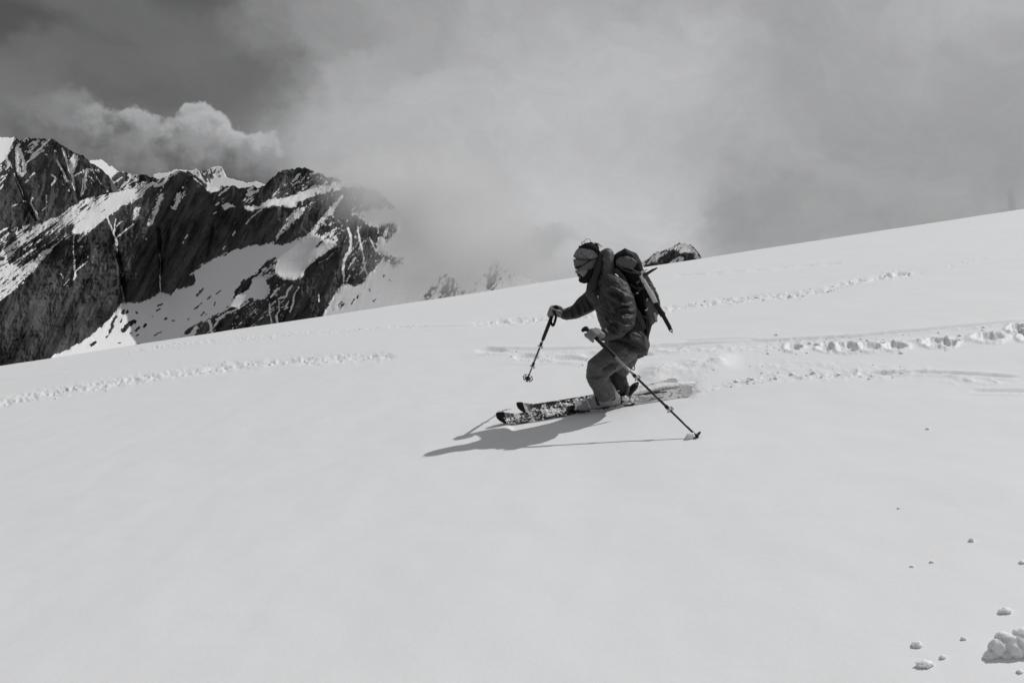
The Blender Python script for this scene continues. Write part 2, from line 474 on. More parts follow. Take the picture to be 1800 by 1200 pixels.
def poisson(gx, gy):
    """surface whose forward differences best match gx (columns) and gy (rows)"""
    h, w_ = gx.shape
    gx = gx.copy(); gy = gy.copy(); gx[:, -1] = 0; gy[-1, :] = 0
    div = gx.copy(); div[:, 1:] -= gx[:, :-1]; div += gy; div[1:, :] -= gy[:-1, :]
    e = np.concatenate([div, div[::-1]], 0); e = np.concatenate([e, e[:, ::-1]], 1)
    F = np.fft.rfft2(e)
    ky = 2*np.cos(2*np.pi*np.arange(2*h)/(2*h))-2; kx = 2*np.cos(2*np.pi*np.arange(w_+1)/(2*w_))-2
    den = ky[:, None]+kx[None, :]; den[0, 0] = 1; F = F/den; F[0, 0] = 0
    return np.fft.irfft2(F, (2*h, 2*w_))[:h, :w_]

def rock_material():
    m, t, b = mat('alpine_rock_and_snow')
    at = t.n.new('ShaderNodeAttribute'); at.attribute_name = 'snow'
    a2 = t.n.new('ShaderNodeAttribute'); a2.attribute_name = 'rock'
    co = t.n.new('ShaderNodeTexCoord').outputs['Object']
    nz = t.noise(co, 0.16, 3, 0.7)
    sn = t.ss(t.m('ADD', at.outputs['Fac'], t.m('MULTIPLY', t.m('SUBTRACT', nz, 0.5), 0.5)), 0.36, 0.62)
    rk = t.m('MULTIPLY', a2.outputs['Fac'], t.m('ADD', 0.66, t.m('MULTIPLY', t.noise(co, 0.07, 4, 0.75), .6)))
    v = t.mix(sn, rk, 0.86)
    t.put(b.inputs['Base Color'], t.comb(v, v, t.m('MULTIPLY', v, 1.015)))
    t.put(b.inputs['Roughness'], 0.85); b.inputs['Specular IOR Level'].default_value = 0.1
    bp = t.n.new('ShaderNodeBump'); bp.inputs['Distance'].default_value = 6.0
    t.put(bp.inputs['Strength'], t.mix(sn, 0.8, 0.12))
    t.put(bp.inputs['Height'], t.noise(co, 0.05, 5, 0.7)); t.put(b.inputs['Normal'], bp.outputs[0])
    return m
M_rock = rock_material()

def build_mountain(label, x0, x1, y0, crest, depth, default, polys, lines, seed=0, step=1.0, jag=5.0, relief=1.0, rock=0.086, base_extra=26, tilt=(0, 0), dark=()):
    """A mountain flank as a relief: slopes of every patch of rock or snow are given, the ground that
    has those slopes is found, and crags, gullies and a back slope are added.
    polys: (points, snow 0..1, streak angle or None, slope right, slope up)   lines: (points, half width, snow)"""
    xa = np.arange(x0, x1+1.0); y1 = brow(x0)+base_extra+4
    ya = np.arange(y0, y1+1.0)
    X, Y = np.meshgrid(xa, ya)
    mpp = depth/FPX
    Xw = X+2.6*f2(X/9, Y/9, 3, .6, seed+1)+1.8*f2(X/3, Y/3, 2, .6, seed+2); Yw = Y+2.6*f2(X/9, Y/9, 3, .6, seed+5)+1.8*f2(X/3, Y/3, 2, .6, seed+6)
    val = np.full(X.shape, default[0], float); ang = np.full(X.shape, float(default[1] or 40)); clean = np.zeros(X.shape)
    GX = np.full(X.shape, float(default[2])); GU = np.full(X.shape, float(default[3]))
    for pts, v_, a_, gx, gu in polys:
        sl, _, _, xs, ys = poly_mask(X, Y, pts)
        k = inside(Xw[sl], Yw[sl], xs, ys)
        val[sl] = np.where(k, v_, val[sl])
        if a_ is not None: ang[sl] = np.where(k, a_, ang[sl])
        GX[sl] = np.where(k, gx, GX[sl]); GU[sl] = np.where(k, gu, GU[sl])
    # streaks of snow along the bedding
    st = np.zeros(X.shape)
    for A in np.unique(ang):
        k = ang == A
        ca, sa = math.cos(R(A)), math.sin(R(A))
        xl = X[k]*ca-Y[k]*sa; yl = X[k]*sa+Y[k]*ca
        st[k] = 0.7*f2(xl/15, yl/2.4, 4, 0.66, seed+11)+0.3*f2(xl/45, yl/9, 2, 0.5, seed+13)+0.4*f2(X[k]/6, Y[k]/6, 4, .7, seed+12)
    k = ang == 39
    if k.any():
        ca, sa = math.cos(R(39)), math.sin(R(39)); xl = X[k]*ca-Y[k]*sa; yl = X[k]*sa+Y[k]*ca
        st[k] = 0.95*f2(xl/34, yl/2.3, 4, 0.66, seed+14)+0.3*f2(xl/60, yl/8, 2, 0.5, seed+13)+0.15*f2(X[k]/6, Y[k]/6, 3, .7, seed+12)
    # more snow where bedding ledges face up
    vb = blur(val, 2); snow = 2.0*(vb-0.5)+2.7*st*(1-np.clip(np.abs(2*vb-1), 0, 1)**3*0.72)
    for pts, hw, v_ in lines:
        xs = np.array([p[0] for p in pts]); ys = np.array([p[1] for p in pts])
        r0 = max(int(ys.min()-ya[0])-8, 0); r1 = max(int(ys.max()-ya[0])+9, 1); c0 = max(int(xs.min()-xa[0])-8, 0); c1 = max(int(xs.max()-xa[0])+9, 1)
        d, s = polydist(Xw[r0:r1, c0:c1]*0.6+X[r0:r1, c0:c1]*0.4, Yw[r0:r1, c0:c1]*0.6+Y[r0:r1, c0:c1]*0.4, pts if len(pts) > 1 else [pts[0], (pts[0][0]+.1, pts[0][1])])
        hw_ = hw*(0.85+0.6*f2(X[r0:r1, c0:c1]/6, Y[r0:r1, c0:c1]/6, 2, .5, seed+15))
        k = 1-sstep(d, hw_-0.5, hw_+0.7)
        snow[r0:r1, c0:c1] = snow[r0:r1, c0:c1]*(1-k)+(2*v_-1)*k*1.2
    snowa = np.clip(0.5+snow*1.1, 0, 1)
    rough = blur(1-np.clip(snowa, 0, 1), 5)
    # base relief
    # snow keeps the slopes it was given; the rock between bends to join the pieces
    tx = blur(GX, 3); tu = blur(GU, 3); keep = sstep(blur(val, 2), .6, .85)
    gx_, gu_ = tx.copy(), tu.copy()
    for it in range(30):
        D = poisson(gx_*mpp, -gu_*mpp)
        if it == 29: break
        ax_ = np.zeros(D.shape); ax_[:, :-1] = np.diff(D, axis=1)/mpp; au_ = np.zeros(D.shape); au_[:-1] = -np.diff(D, axis=0)/mpp
        free_x = np.clip(ax_, tx-3.0, tx+3.0); free_u = np.clip(au_, -0.2, tu+2.5)
        gx_ = tx*keep+free_x*(1-keep); gu_ = tu*keep+free_u*(1-keep)
    D = D-D[-1, :].mean()
    ca, sa = math.cos(R(62)), math.sin(R(62))
    xl = X*ca-Y*sa; yl = X*sa+Y*ca
    crag = f2(X/60+Y/150, Y/130, 5, .55, seed+20, True)*44+f2(xl/50, yl/12, 4, .62, seed+23, True)*13+f2(X/10, Y/16, 4, .65, seed+25, True)*6.0
    crag = crag-crag[val < .5].mean()
    D = D-crag*relief*mpp/1.8*np.clip(rough*1.15, 0.05, 1)
    for pts, dep in dark:     # clefts
        d, s = polydist(X, Y, pts)
        D = D+dep*mpp*np.exp(-(d/3.5)**2)*sstep(s, 0, .15)
    rk = rock*(0.85+0.9*np.clip(f2(X/45, Y/60, 3, .5, seed+30), -.6, .8)+0.55*f2(xl/34, yl/3.2, 4, .65, seed+31)+1.1*f2(xl/140, yl/15, 3, .6, seed+33))
    rk = np.clip(rk, 0.02, 0.2)
    # curvilinear grid under the crest
    cx = np.array([p[0] for p in crest], float); cy = np.array([p[1] for p in crest], float)
    gxs = np.arange(x0, x1+0.01, step)
    yc = np.interp(gxs, cx, cy)+jag*f2(gxs/7, gxs*0+3.3, 4, .65, seed+40)
    yb = brow(gxs)+base_extra
    yb = np.maximum(yb, yc+4)
    nr = int((yb-yc).max()/step)+1
    s = np.linspace(0, 1, nr)[:, None]
    PX = np.broadcast_to(gxs[None, :], (nr, len(gxs))).copy(); PY = yc[None]+(yb-yc)[None]*s
    def samp(A):
        r = np.clip(PY-ya[0], 0, A.shape[0]-1.001); c = np.clip(PX-xa[0], 0, A.shape[1]-1.001)
        ri = r.astype(int); ci = c.astype(int); fr = r-ri; fc = c-ci
        return (A[ri, ci]*(1-fc)+A[ri, ci+1]*fc)*(1-fr)+(A[ri+1, ci]*(1-fc)+A[ri+1, ci+1]*fc)*fr
    Z = depth+samp(D); SN = samp(snowa); RK = samp(rk)
    V = P(PX, PY, Z)
    # back slope behind the crest
    top = V[0]; back = []
    for k in range(8, 0, -1):
        q = top.copy(); q[:, 1] += k*30*mpp/1.8*1.6; q[:, 2] -= (k**1.1)*26*mpp/1.8
        q[:, 2] += f2(gxs/20, gxs*0+k, 3, .5, seed+50)*8*mpp/1.8*(k > 0)
        back.append(q)
    V = np.concatenate([np.stack(back), V], 0)
    SN = np.concatenate([np.repeat(SN[:1], 8, 0), SN], 0); RK = np.concatenate([np.repeat(RK[:1], 8, 0), RK], 0)
    me = grid_mesh('mountain', V, attrs={'snow': SN, 'rock': RK})
    o = link('mountain', me, M_rock)
    tag(o, label, kind='structure')
    return o
A4 = 40
# far left peak
build_mountain('dark rocky peak at the far left with thin snow gullies', -560, 206, 236,
    [(-560, 400), (-400, 330), (-330, 345), (-240, 285), (-150, 255), (-60, 246), (0, 241), (28, 242), (35, 246), (50, 243), (75, 243), (92, 244), (103, 252), (110, 256), (120, 262), (130, 268), (146, 274), (160, 286), (175, 294), (190, 308), (194, 318), (196, 330), (200, 342), (206, 352)],
    3300, (0.10, 40, 0.1, 0.75),
    [([(-560, 240), (27, 240), (22, 258), (12, 275), (0, 288), (-120, 330), (-560, 440)], 1, 40, 1.2, 1.2),
     ([(28, 240), (92, 240), (86, 256), (70, 268), (54, 280), (44, 272), (36, 262), (27, 262)], .42, 38, .5, .9),
     ([(27, 262), (33, 258), (36, 270), (45, 288), (46, 303), (40, 311), (32, 306), (29, 288)], .62, 80, .9, 1),
     ([(-560, 330), (0, 286), (15, 275), (18, 300), (8, 325), (0, 340), (-560, 420)], .42, 40, .5, .9),
     ([(120, 273), (139, 272), (135, 290), (128, 312), (122, 302)], .68, 70, .9, 1),
     ([(145, 300), (170, 296), (176, 312), (160, 325), (148, 320)], .26, -50, .6, .9),
     ([(85, 300), (105, 290), (112, 310), (95, 318)], .2, 50, .5, .9)],
    [([(87, 245), (72, 260), (56, 276)], 2.0, .95), ([(77, 264), (65, 273), (48, 284), (47, 289)], 1.2, .9), ([(29, 262), (30, 285), (31, 300), (38, 309)], 2.2, 1), ([(34, 262), (37, 272), (44, 288), (44, 302), (39, 308)], 2.8, 1),
     ([(38, 292), (38, 302)], 1.2, 0), ([(12, 277), (15, 290)], 1.8, 1), ([(16, 284), (22, 296)], .8, .9), ([(25, 305), (30, 318), (40, 340)], .6, .8), ([(57, 348), (54, 357), (60, 368), (66, 380), (68, 386)], 1.6, 1), ([(63, 376), (67, 386)], 2.6, 1),
     ([(91, 307), (98, 313), (96, 319), (91, 326)], 1.5, .95), ([(100, 283), (107, 295), (113, 305), (114, 312), (119, 319)], 1.6, .95), ([(113, 310), (118, 318)], 2.2, 1), ([(113, 270), (118, 285), (122, 298), (127, 310), (129, 322), (132, 334)], 2.0, 1), ([(110, 261), (112, 268)], 2, .95),
     ([(143, 303), (135, 307), (127, 312)], 1.4, .95), ([(152, 302), (149, 318), (150, 330)], 1.5, 1), ([(146, 314), (146, 325), (142, 345)], 1.1, .95), ([(149, 332), (143, 345)], 1.1, .9), ([(151, 300), (157, 297), (161, 299)], 1.1, .9), ([(159, 290), (165, 304)], .9, .9),
     ([(173, 299), (174, 302)], 2, .9), ([(170, 312), (178, 324)], .7, .8), ([(160, 312), (166, 320)], .6, .7), ([(60, 304), (52, 312)], 1.1, .9), ([(50, 316), (44, 321)], 1.8, .9), ([(96, 265), (99, 266)], 1.5, .9), ([(80, 271), (83, 273)], .9, .9),
     ([(21, 363), (31, 359)], .8, .85), ([(81, 342), (82, 356)], .7, .7), ([(73, 371), (83, 362)], .7, .7), ([(41, 353), (45, 354)], 1.0, .9), ([(39, 338), (41, 345)], .6, .8), ([(121, 334), (122, 337)], .8, .8), ([(110, 324), (112, 325)], .8, .8), ([(188, 336), (190, 337)], 1, .9)],
    seed=101, dark=[([(25, 300), (40, 340), (60, 380), (70, 400)], 20), ([(118, 280), (130, 320), (140, 350)], 12)])
# snowy ridge behind
build_mountain('broken rock and snow ridge between the far left peak and the pointed peak', 140, 330, 276,
    [(140, 287), (150, 284), (165, 280), (180, 283), (190, 290), (205, 298), (215, 303), (230, 306), (240, 308), (248, 306), (255, 307), (262, 311), (270, 312), (285, 314), (300, 306), (316, 306), (330, 312)],
    4200, (0.5, 35, .3, .9),
    [([(140, 270), (195, 270), (212, 300), (200, 310), (194, 320), (140, 300)], 1, 35, 1.0, 1.5),
     ([(196, 310), (212, 303), (226, 306), (224, 318), (212, 325), (200, 332)], .02, 35, .1, .8),
     ([(245, 303), (265, 308), (262, 320), (248, 316)], .1, 35, .1, .8),
     ([(190, 312), (196, 312), (199, 330), (206, 342), (196, 342)], 1, 35, 1, 1),
     ([(262, 311), (290, 312), (280, 325), (262, 325)], .35, 35, .3, .9)],
    [([(214, 312), (206, 318), (198, 323)], 1.3, 1), ([(226, 308), (240, 316)], 2, .9)], seed=131, jag=6)
# distant snow peak
build_mountain('distant snow covered peak seen through haze behind the pointed summit', 270, 620, 288,
    [(270, 306), (300, 302), (303, 299), (316, 298), (330, 301), (345, 298), (352, 302), (360, 300), (368, 297), (373, 294), (382, 292), (390, 294), (392, 301), (396, 310), (404, 314), (412, 316), (425, 319), (440, 321), (450, 319), (460, 322), (475, 324), (520, 330), (620, 345)],
    7500, (.97, 40, .25, 1.1),
    [([(298, 296), (318, 296), (318, 310), (298, 310)], .6, -50, .4, 1), ([(343, 298), (374, 294), (376, 308), (370, 328), (360, 322), (350, 308)], .5, -65, 0, .9),
     ([(372, 292), (391, 292), (392, 304), (386, 314), (378, 312), (372, 306)], .4, 60, -.2, .8)],
    [([(330, 303), (345, 312), (362, 328)], 3.0, 0.1)], seed=161, jag=4, relief=.7, rock=.12, step=1.2)
# main ridge, pointed summit, glacier basin, and the rib in front
main_polys = [
 # upper left ledges
 ([(-560, 430), (0, 405), (60, 390), (100, 380), (97, 386), (60, 405), (22, 427), (0, 440), (-560, 520)], .27, 36, .2, .8),
 # sloping snow face
 ([(142, 350), (197, 338), (262, 321), (283, 314), (300, 306), (318, 300), (300, 313), (285, 326), (262, 329), (250, 345), (240, 352), (225, 356), (215, 362), (203, 372), (190, 380), (175, 392), (160, 405), (145, 416), (137, 425), (139, 410), (128, 411), (110, 421), (85, 445), (60, 475), (35, 500), (10, 524), (0, 532), (-560, 690), (-560, 510), (0, 441), (22, 427), (35, 412), (60, 401), (97, 383), (120, 368)], .66, 39, .75, 1.15),
 ([(197, 339), (240, 331), (236, 342), (217, 356), (203, 371), (188, 381), (185, 362), (190, 350)], 1, 39, .8, 1.25),
 ([(240, 345), (218, 352), (215, 362), (235, 355)], .8, 39, .8, 1.2),
 ([(130, 397), (160, 380), (190, 372), (186, 382), (150, 408), (130, 412)], .92, 39, .8, 1.2),
 ([(20, 440), (100, 402), (128, 392), (133, 399), (122, 405), (90, 430), (50, 465), (30, 470)], .40, 39, .5, 1.0),
 ([(70, 420), (125, 396), (130, 402), (100, 425), (80, 432)], .22, 39, .4, .9),
 # pointed summit wall
 ([(255, 320), (283, 316), (300, 309), (290, 330), (262, 328)], .6, 40, .6, 1),
 ([(237, 364), (248, 363), (243, 374), (240, 386), (235, 386), (233, 374)], .62, 60, .5, .9),
 ([(280, 332), (287, 335), (286, 352), (272, 385), (258, 412), (257, 402), (264, 380), (268, 365), (276, 350)], .6, 50, .5, .9),
 ([(325, 324), (328, 330), (323, 348), (313, 362), (302, 370), (301, 362), (306, 345), (316, 335)], .62, 48, .5, .9),
 ([(135, 428), (178, 428), (165, 460), (140, 470)], .24, 42, .2, .8),
 ([(218, 385), (228, 385), (205, 405), (203, 395)], .25, 40, .2, .8),
 ([(395, 378), (432, 383), (412, 430), (396, 445), (388, 430)], .17, 42, .3, .8),
 ([(350, 320), (395, 340), (400, 440), (345, 480), (320, 420), (310, 370)], .05, 42, .35, .75),
 ([(372, 360), (396, 345), (405, 352), (412, 362), (395, 372), (380, 372)], .3, 30, .3, .8),
 ([(358, 331), (372, 327), (396, 327), (385, 335), (372, 339), (364, 338)], .93, 30, .7, 1.3),
 ([(424, 352), (437, 335), (458, 331), (452, 342), (440, 358), (427, 360)], .6, 42, .3, 1),
 ([(395, 352), (412, 362), (398, 368), (385, 362)], .6, 30, .5, 1),
 ([(425, 364), (500, 362), (512, 366), (520, 380), (500, 402), (482, 418), (478, 424), (455, 433), (440, 432), (425, 437), (410, 440), (402, 440), (420, 405), (428, 385)], .03, 42, -.9, .6),
 # rising dark summit right of it
 ([(438, 364), (466, 326), (490, 300), (535, 290), (548, 296), (522, 312), (502, 325), (478, 340), (460, 360)], .02, 42, -.5, .8),
 ([(474, 344), (500, 322), (524, 308), (548, 298), (600, 310), (575, 322), (540, 334), (520, 343), (500, 349), (480, 352)], .36, 42, .4, .9),
 ([(456, 362), (470, 350), (486, 350), (500, 348), (520, 342), (548, 331), (575, 322), (605, 316), (650, 312), (640, 322), (600, 332), (570, 345), (548, 354), (524, 360), (512, 366), (494, 361), (470, 364), (440, 371), (427, 366), (430, 362)], .97, 40, .7, 1.9),
 ([(540, 340), (575, 322), (605, 316), (650, 310), (640, 324), (600, 334), (560, 348), (540, 352)], .72, 44, .6, 1.3),
 ([(516, 358), (546, 346), (600, 332), (655, 322), (720, 350), (700, 368), (650, 368), (615, 376), (600, 402), (560, 425), (530, 420), (480, 430), (480, 420), (505, 400), (530, 378)], .23, 44, -.1, .7),
 ([(545, 375), (590, 345), (600, 340), (590, 360), (560, 395), (535, 412), (500, 425), (483, 428), (510, 400)], .06, 44, -.3, .7),
 ([(518, 368), (538, 362), (530, 378), (505, 402), (488, 418), (480, 421), (498, 396)], .74, 55, .1, .9),
 ([(598, 344), (604, 345), (585, 372), (560, 402), (550, 416), (540, 412), (556, 394), (575, 372)], .86, 50, .1, 1.0),
 ([(583, 405), (600, 372), (650, 350), (700, 362), (615, 378), (605, 398)], .3, 44, .1, .8),
 # glacier basin
 ([(316, 600), (90, 660), (90, 625), (110, 619), (135, 605), (150, 598), (165, 592), (173, 583), (180, 573), (195, 566), (205, 553), (202, 550), (208, 540), (218, 532), (227, 541), (235, 540), (250, 534), (262, 535), (265, 530), (275, 518), (282, 511), (286, 515), (300, 520), (310, 510), (325, 506), (340, 500), (345, 489), (341, 484), (330, 481), (350, 473), (352, 468), (370, 459), (375, 455), (400, 447), (410, 440), (425, 437), (440, 432), (452, 431), (457, 433), (470, 428), (479, 423), (482, 430), (495, 431), (515, 425), (535, 415), (548, 411), (556, 418), (565, 415), (582, 406), (602, 401), (592, 418), (575, 420), (550, 438), (530, 448), (505, 456), (487, 453), (480, 451), (460, 465), (449, 480), (437, 488), (428, 492), (415, 505), (413, 518), (405, 530), (390, 548), (372, 560), (350, 567), (330, 578)], 1, 40, -1.0, 1.25),
 ([(316, 600), (90, 660), (90, 625), (110, 619), (150, 598), (180, 573), (202, 550), (218, 532), (250, 534), (275, 518), (285, 515), (292, 545), (285, 570), (260, 592), (300, 598)], 1, 40, .75, 1.7),
 ([(275, 522), (300, 520), (292, 560), (278, 590), (262, 590)], 1, 40, .1, 1.6),
 # saddle snow on the rib
 ([(485, 453), (505, 457), (530, 448), (552, 437), (575, 427), (592, 420), (590, 433), (570, 445), (550, 460), (537, 474), (530, 483), (522, 490), (505, 492), (497, 488), (483, 482), (484, 465)], 1, 40, -.45, 1.3),
 ([(484, 480), (500, 476), (520, 478), (540, 470), (532, 484), (522, 491), (505, 493), (496, 489)], 1, 40, .25, 1.7),
 ([(566, 416), (600, 401), (597, 425), (576, 430), (562, 431), (546, 440)], .5, 42, 0, 1),
 ([(440, 492), (443, 487), (455, 485), (465, 487), (468, 500), (477, 505), (472, 515), (466, 525), (450, 527), (445, 522), (430, 530), (418, 540), (403, 540), (388, 552), (372, 560), (392, 544), (410, 526), (425, 515), (440, 505)], .97, 42, .1, 1.5),
 ([(489, 453), (480, 451), (464, 462), (450, 478), (447, 485), (462, 487), (476, 492), (484, 482), (484, 466)], .42, 42, .1, .9),
 ([(445, 487), (430, 490), (415, 505), (411, 518), (404, 532), (412, 524), (428, 515), (440, 503)], .14, 42, -.5, .8),
 ([(404, 532), (412, 526), (402, 540), (380, 556), (345, 572), (330, 580), (350, 566), (388, 548)], .4, 42, 0, .9),
 # rib rock
 ([(316, 603), (318, 598), (345, 570), (352, 568), (372, 560), (392, 549), (418, 541), (432, 531), (446, 525), (466, 528), (476, 512), (474, 488), (484, 484), (500, 492), (522, 492), (533, 484), (541, 473), (560, 455), (580, 441), (592, 432), (597, 415), (602, 402), (612, 397), (625, 395), (637, 393), (648, 395), (657, 400), (675, 400), (676, 412), (668, 412), (662, 430), (665, 445), (672, 450), (665, 462), (655, 475), (649, 478), (643, 487), (640, 496), (620, 503), (610, 500), (603, 497), (595, 506), (590, 515), (582, 528), (577, 540), (566, 550), (568, 580), (300, 640)], .09, 48, -.55, .65),
 ([(345, 570), (372, 560), (420, 541), (446, 525), (466, 528), (476, 512), (474, 490), (500, 492), (522, 492), (515, 520), (500, 560), (470, 590), (320, 620)], .25, 42, -.2, .7),
 ([(600, 402), (625, 395), (657, 400), (662, 430), (668, 455), (645, 478), (640, 492), (612, 498), (605, 470)], .24, 60, -.1, .7),
 # snow flank right of the rib, running up into cloud
 ([(616, 376), (650, 369), (690, 366), (760, 370), (960, 420), (960, 540), (740, 560), (566, 590), (567, 551), (577, 541), (583, 528), (591, 516), (597, 506), (604, 498), (612, 501), (622, 504), (641, 497), (644, 487), (650, 479), (656, 476), (666, 463), (673, 450), (664, 444), (662, 430), (667, 412), (677, 411), (676, 400), (657, 399), (645, 393), (636, 390), (625, 383)], .985, 60, -.15, 1.2),
 ([(615, 380), (626, 376), (645, 392), (637, 394), (622, 396), (604, 402)], .15, 60, 0, .8),
 ([(657, 398), (690, 392), (702, 396), (699, 412), (688, 414), (683, 434), (677, 436), (674, 418), (664, 412)], .42, 80, .1, .9),
 ([(664, 444), (680, 449), (712, 452), (708, 466), (695, 466), (672, 460)], .4, 60, .1, .9),
 ([(716, 412), (730, 420), (742, 445), (735, 448), (722, 435)], .68, 80, 0, 1),
 ([(598, 528), (612, 524), (606, 536), (590, 548), (584, 546)], .45, 42, 0, 1),
 ([(640, 330), (700, 340), (698, 368), (650, 369), (618, 376), (612, 365)], .25, 44, 0, .8),
]
main_lines = [
 ([(0, 409), (15, 398)], 1.8, .95), ([(2, 421), (15, 410)], 1.6, .95), ([(52, 395), (31, 410)], 1.3, .95), ([(31, 400), (30, 412)], 1.4, .95), ([(96, 384), (60, 405), (36, 422)], 2.6, .95), ([(20, 405), (24, 404)], .9, .8),
 ([(17, 461), (40, 443)], 4.2, 0), ([(61, 453), (72, 438)], 3.0, 0), ([(-10, 462), (4, 454)], 3.5, 0), ([(44, 432), (80, 405), (100, 392)], 2.0, .1), ([(100, 422), (70, 440), (46, 458)], 1.2, .1),
 ([(187, 373), (190, 386), (195, 398), (202, 415), (205, 425)], 1.5, 1), ([(203, 421), (205, 430)], 2.4, .95), ([(203, 385), (202, 396), (201, 406)], 1.0, .85), ([(234, 394), (220, 405), (207, 416)], 1.4, .95), ([(235, 386), (240, 378), (246, 366)], 1.1, .95),
 ([(130, 412), (129, 440), (130, 455)], 1.0, .55), ([(131, 457), (131, 475), (133, 486), (129, 492)], 1.7, .95), ([(132, 477), (142, 469), (153, 460)], 1.0, .95), ([(123, 489), (112, 502)], .9, .9), ([(108, 482), (111, 488)], 1.3, .7), ([(117, 503), (120, 502)], .7, .9),
 ([(205, 430), (206, 445), (212, 480)], .6, .6), ([(215, 480), (215, 486)], 1.2, .85), ([(214, 503), (216, 520), (217, 532)], 1.6, .97), ([(281, 446), (282, 460)], .9, .9), ([(282, 462), (281, 480), (282, 510)], .8, .75),
 ([(137, 424), (150, 410)], 1.6, .95), ([(141, 417), (146, 409)], 1, .2), ([(330, 413), (325, 419)], 1.2, .95), ([(323, 425), (321, 429)], .8, .9), ([(258, 419), (256, 421)], 1, .9), ([(413, 408), (409, 413)], 1.2, .95), ([(396, 432), (392, 438)], 1.2, .9), ([(385, 358), (378, 361)], 1, .95), ([(381, 372), (375, 376)], 1, .8),
 ([(385, 343), (393, 337), (402, 329)], 1.8, .95), ([(436, 335), (444, 330)], 2, .9), ([(412, 363), (403, 362), (396, 367)], 1.6, .95), ([(527, 306), (520, 313), (516, 317)], 1.8, .95), ([(460, 368), (440, 384), (432, 394)], 1, .85), ([(398, 444), (345, 470)], .1, 1),
 # rocks poking through the basin
 ([(217, 546), (216, 550)], 3.0, 0), ([(225, 546), (223, 549)], 2.4, 0), ([(239, 549), (241, 550)], 1.8, .05), ([(236, 566), (226, 570), (217, 580)], 4.6, 0.0), ([(214, 562), (212, 565)], 1.8, .05), ([(204, 556), (196, 570)], 2.6, 0), ([(199, 572), (192, 584)], 2.8, .05), ([(193, 586), (187, 593)], 1, .05), ([(256, 571), (253, 574)], 2.6, .05), ([(244, 576), (239, 581)], 2.6, .05), ([(242, 588), (240, 590)], 1.8, .1), ([(233, 585), (229, 586)], 1.2, .1),
 ([(168, 602), (161, 606)], 2.8, .05), ([(285, 534), (277, 538)], 1.6, .05), ([(281, 543), (276, 545)], 1.8, .05), ([(293, 559), (290, 561)], 2, .05), ([(306, 563), (303, 564)], 1.4, .1), ([(212, 602), (208, 603)], 1, .1), ([(284, 583), (270, 590)], 1.2, .15), ([(246, 604), (236, 607)], .8, .1), ([(269, 556), (267, 557)], .8, .1),
 ([(357, 508), (346, 519)], 2.6, .22), ([(371, 520), (364, 526)], 1.2, .1), ([(388, 510), (380, 517)], 1.1, .3), ([(354, 533), (341, 544)], 1.2, .25), ([(358, 549), (353, 554)], 1.6, .1), ([(365, 552), (361, 553)], 1.1, .1), ([(333, 560), (331, 562)], 1.4, .1), ([(378, 531), (377, 536)], 1.6, .35),
 # couloirs of the rib
 ([(612, 401), (617, 415), (617, 430), (615, 442), (608, 450), (604, 462), (603, 480)], 2.3, .95), ([(604, 480), (604, 495)], 1.2, .9), ([(629, 398), (631, 418), (636, 435), (639, 450), (641, 468), (644, 480)], 1.2, .95), ([(626, 452), (618, 462), (612, 472)], 1.0, .8), ([(650, 418), (660, 440)], 1.2, .8), ([(615, 485), (608, 495)], 1, .8), ([(640, 470), (632, 482)], .9, .8),
 ([(474, 533), (474, 550), (477, 562), (477, 575)], 1.0, .95), ([(490, 528), (491, 545), (486, 556)], .9, .8), ([(485, 556), (489, 572)], 2.0, .95), ([(513, 502), (505, 512), (503, 520), (490, 526)], 1.7, .95), ([(525, 506), (518, 516), (516, 528), (514, 538), (510, 548)], 1.5, .95), ([(488, 507), (482, 516), (476, 522)], 1.6, .95),
 ([(507, 530), (502, 538), (494, 541)], 1.0, .95), ([(484, 529), (476, 537)], 1.0, .95), ([(368, 563), (371, 574), (373, 590)], 2.4, .97), ([(438, 530), (420, 542), (398, 550), (380, 562)], 1.5, .95), ([(395, 552), (384, 562), (377, 572)], 1.4, .95), ([(345, 575), (336, 588), (322, 594)], 3.4, .97), ([(338, 590), (343, 584)], 2, .95), ([(560, 518), (561, 530)], 1.4, .8),
 ([(590, 440), (575, 455), (560, 462)], .8, .6), ([(612, 455), (640, 430)], .6, .6),
 ([(676, 484), (674, 487)], 1.4, .05), ([(684, 491), (686, 494)], .9, .1), ([(649, 508), (650, 511)], 1, .1), ([(630, 519), (628, 524)], 1.2, .05), ([(623, 526), (618, 534)], 1.2, .1), ([(661, 525), (656, 530)], 1.1, .1), ([(637, 378), (640, 382)], 1.1, .2), ([(633, 516), (634, 518)], .8, .1),
]
build_mountain('main dark ridge with a pointed summit above a glacier basin and rock rib', -560, 940, 285,
    [(-560, 440), (-100, 418), (0, 404), (20, 398), (50, 394), (70, 388), (95, 383), (110, 375), (125, 363), (140, 352), (146, 349), (160, 347), (197, 339), (215, 335), (232, 331), (255, 324), (268, 321), (283, 315), (290, 312), (300, 307), (310, 302), (319, 300), (323, 303), (330, 305), (338, 311), (350, 322), (362, 329), (380, 328), (400, 327), (410, 326), (416, 327), (421, 331), (428, 329), (440, 329), (447, 327), (452, 330), (463, 328), (470, 321), (480, 311), (490, 303), (500, 298), (512, 296), (525, 296), (535, 295), (545, 297), (553, 302), (562, 304), (575, 312), (590, 312), (604, 320), (625, 322), (640, 330), (660, 333), (680, 348), (694, 365), (720, 392), (750, 430), (790, 470), (850, 520), (940, 540)],
    2600, (0.09, 42, .15, .72), main_polys, main_lines, seed=201,
    dark=[([(205, 440), (212, 470), (217, 505), (218, 530)], 34), ([(279, 395), (281, 440), (283, 480)], 30), ([(300, 400), (290, 440), (285, 470)], 18), ([(375, 395), (372, 420), (365, 450)], 14)])
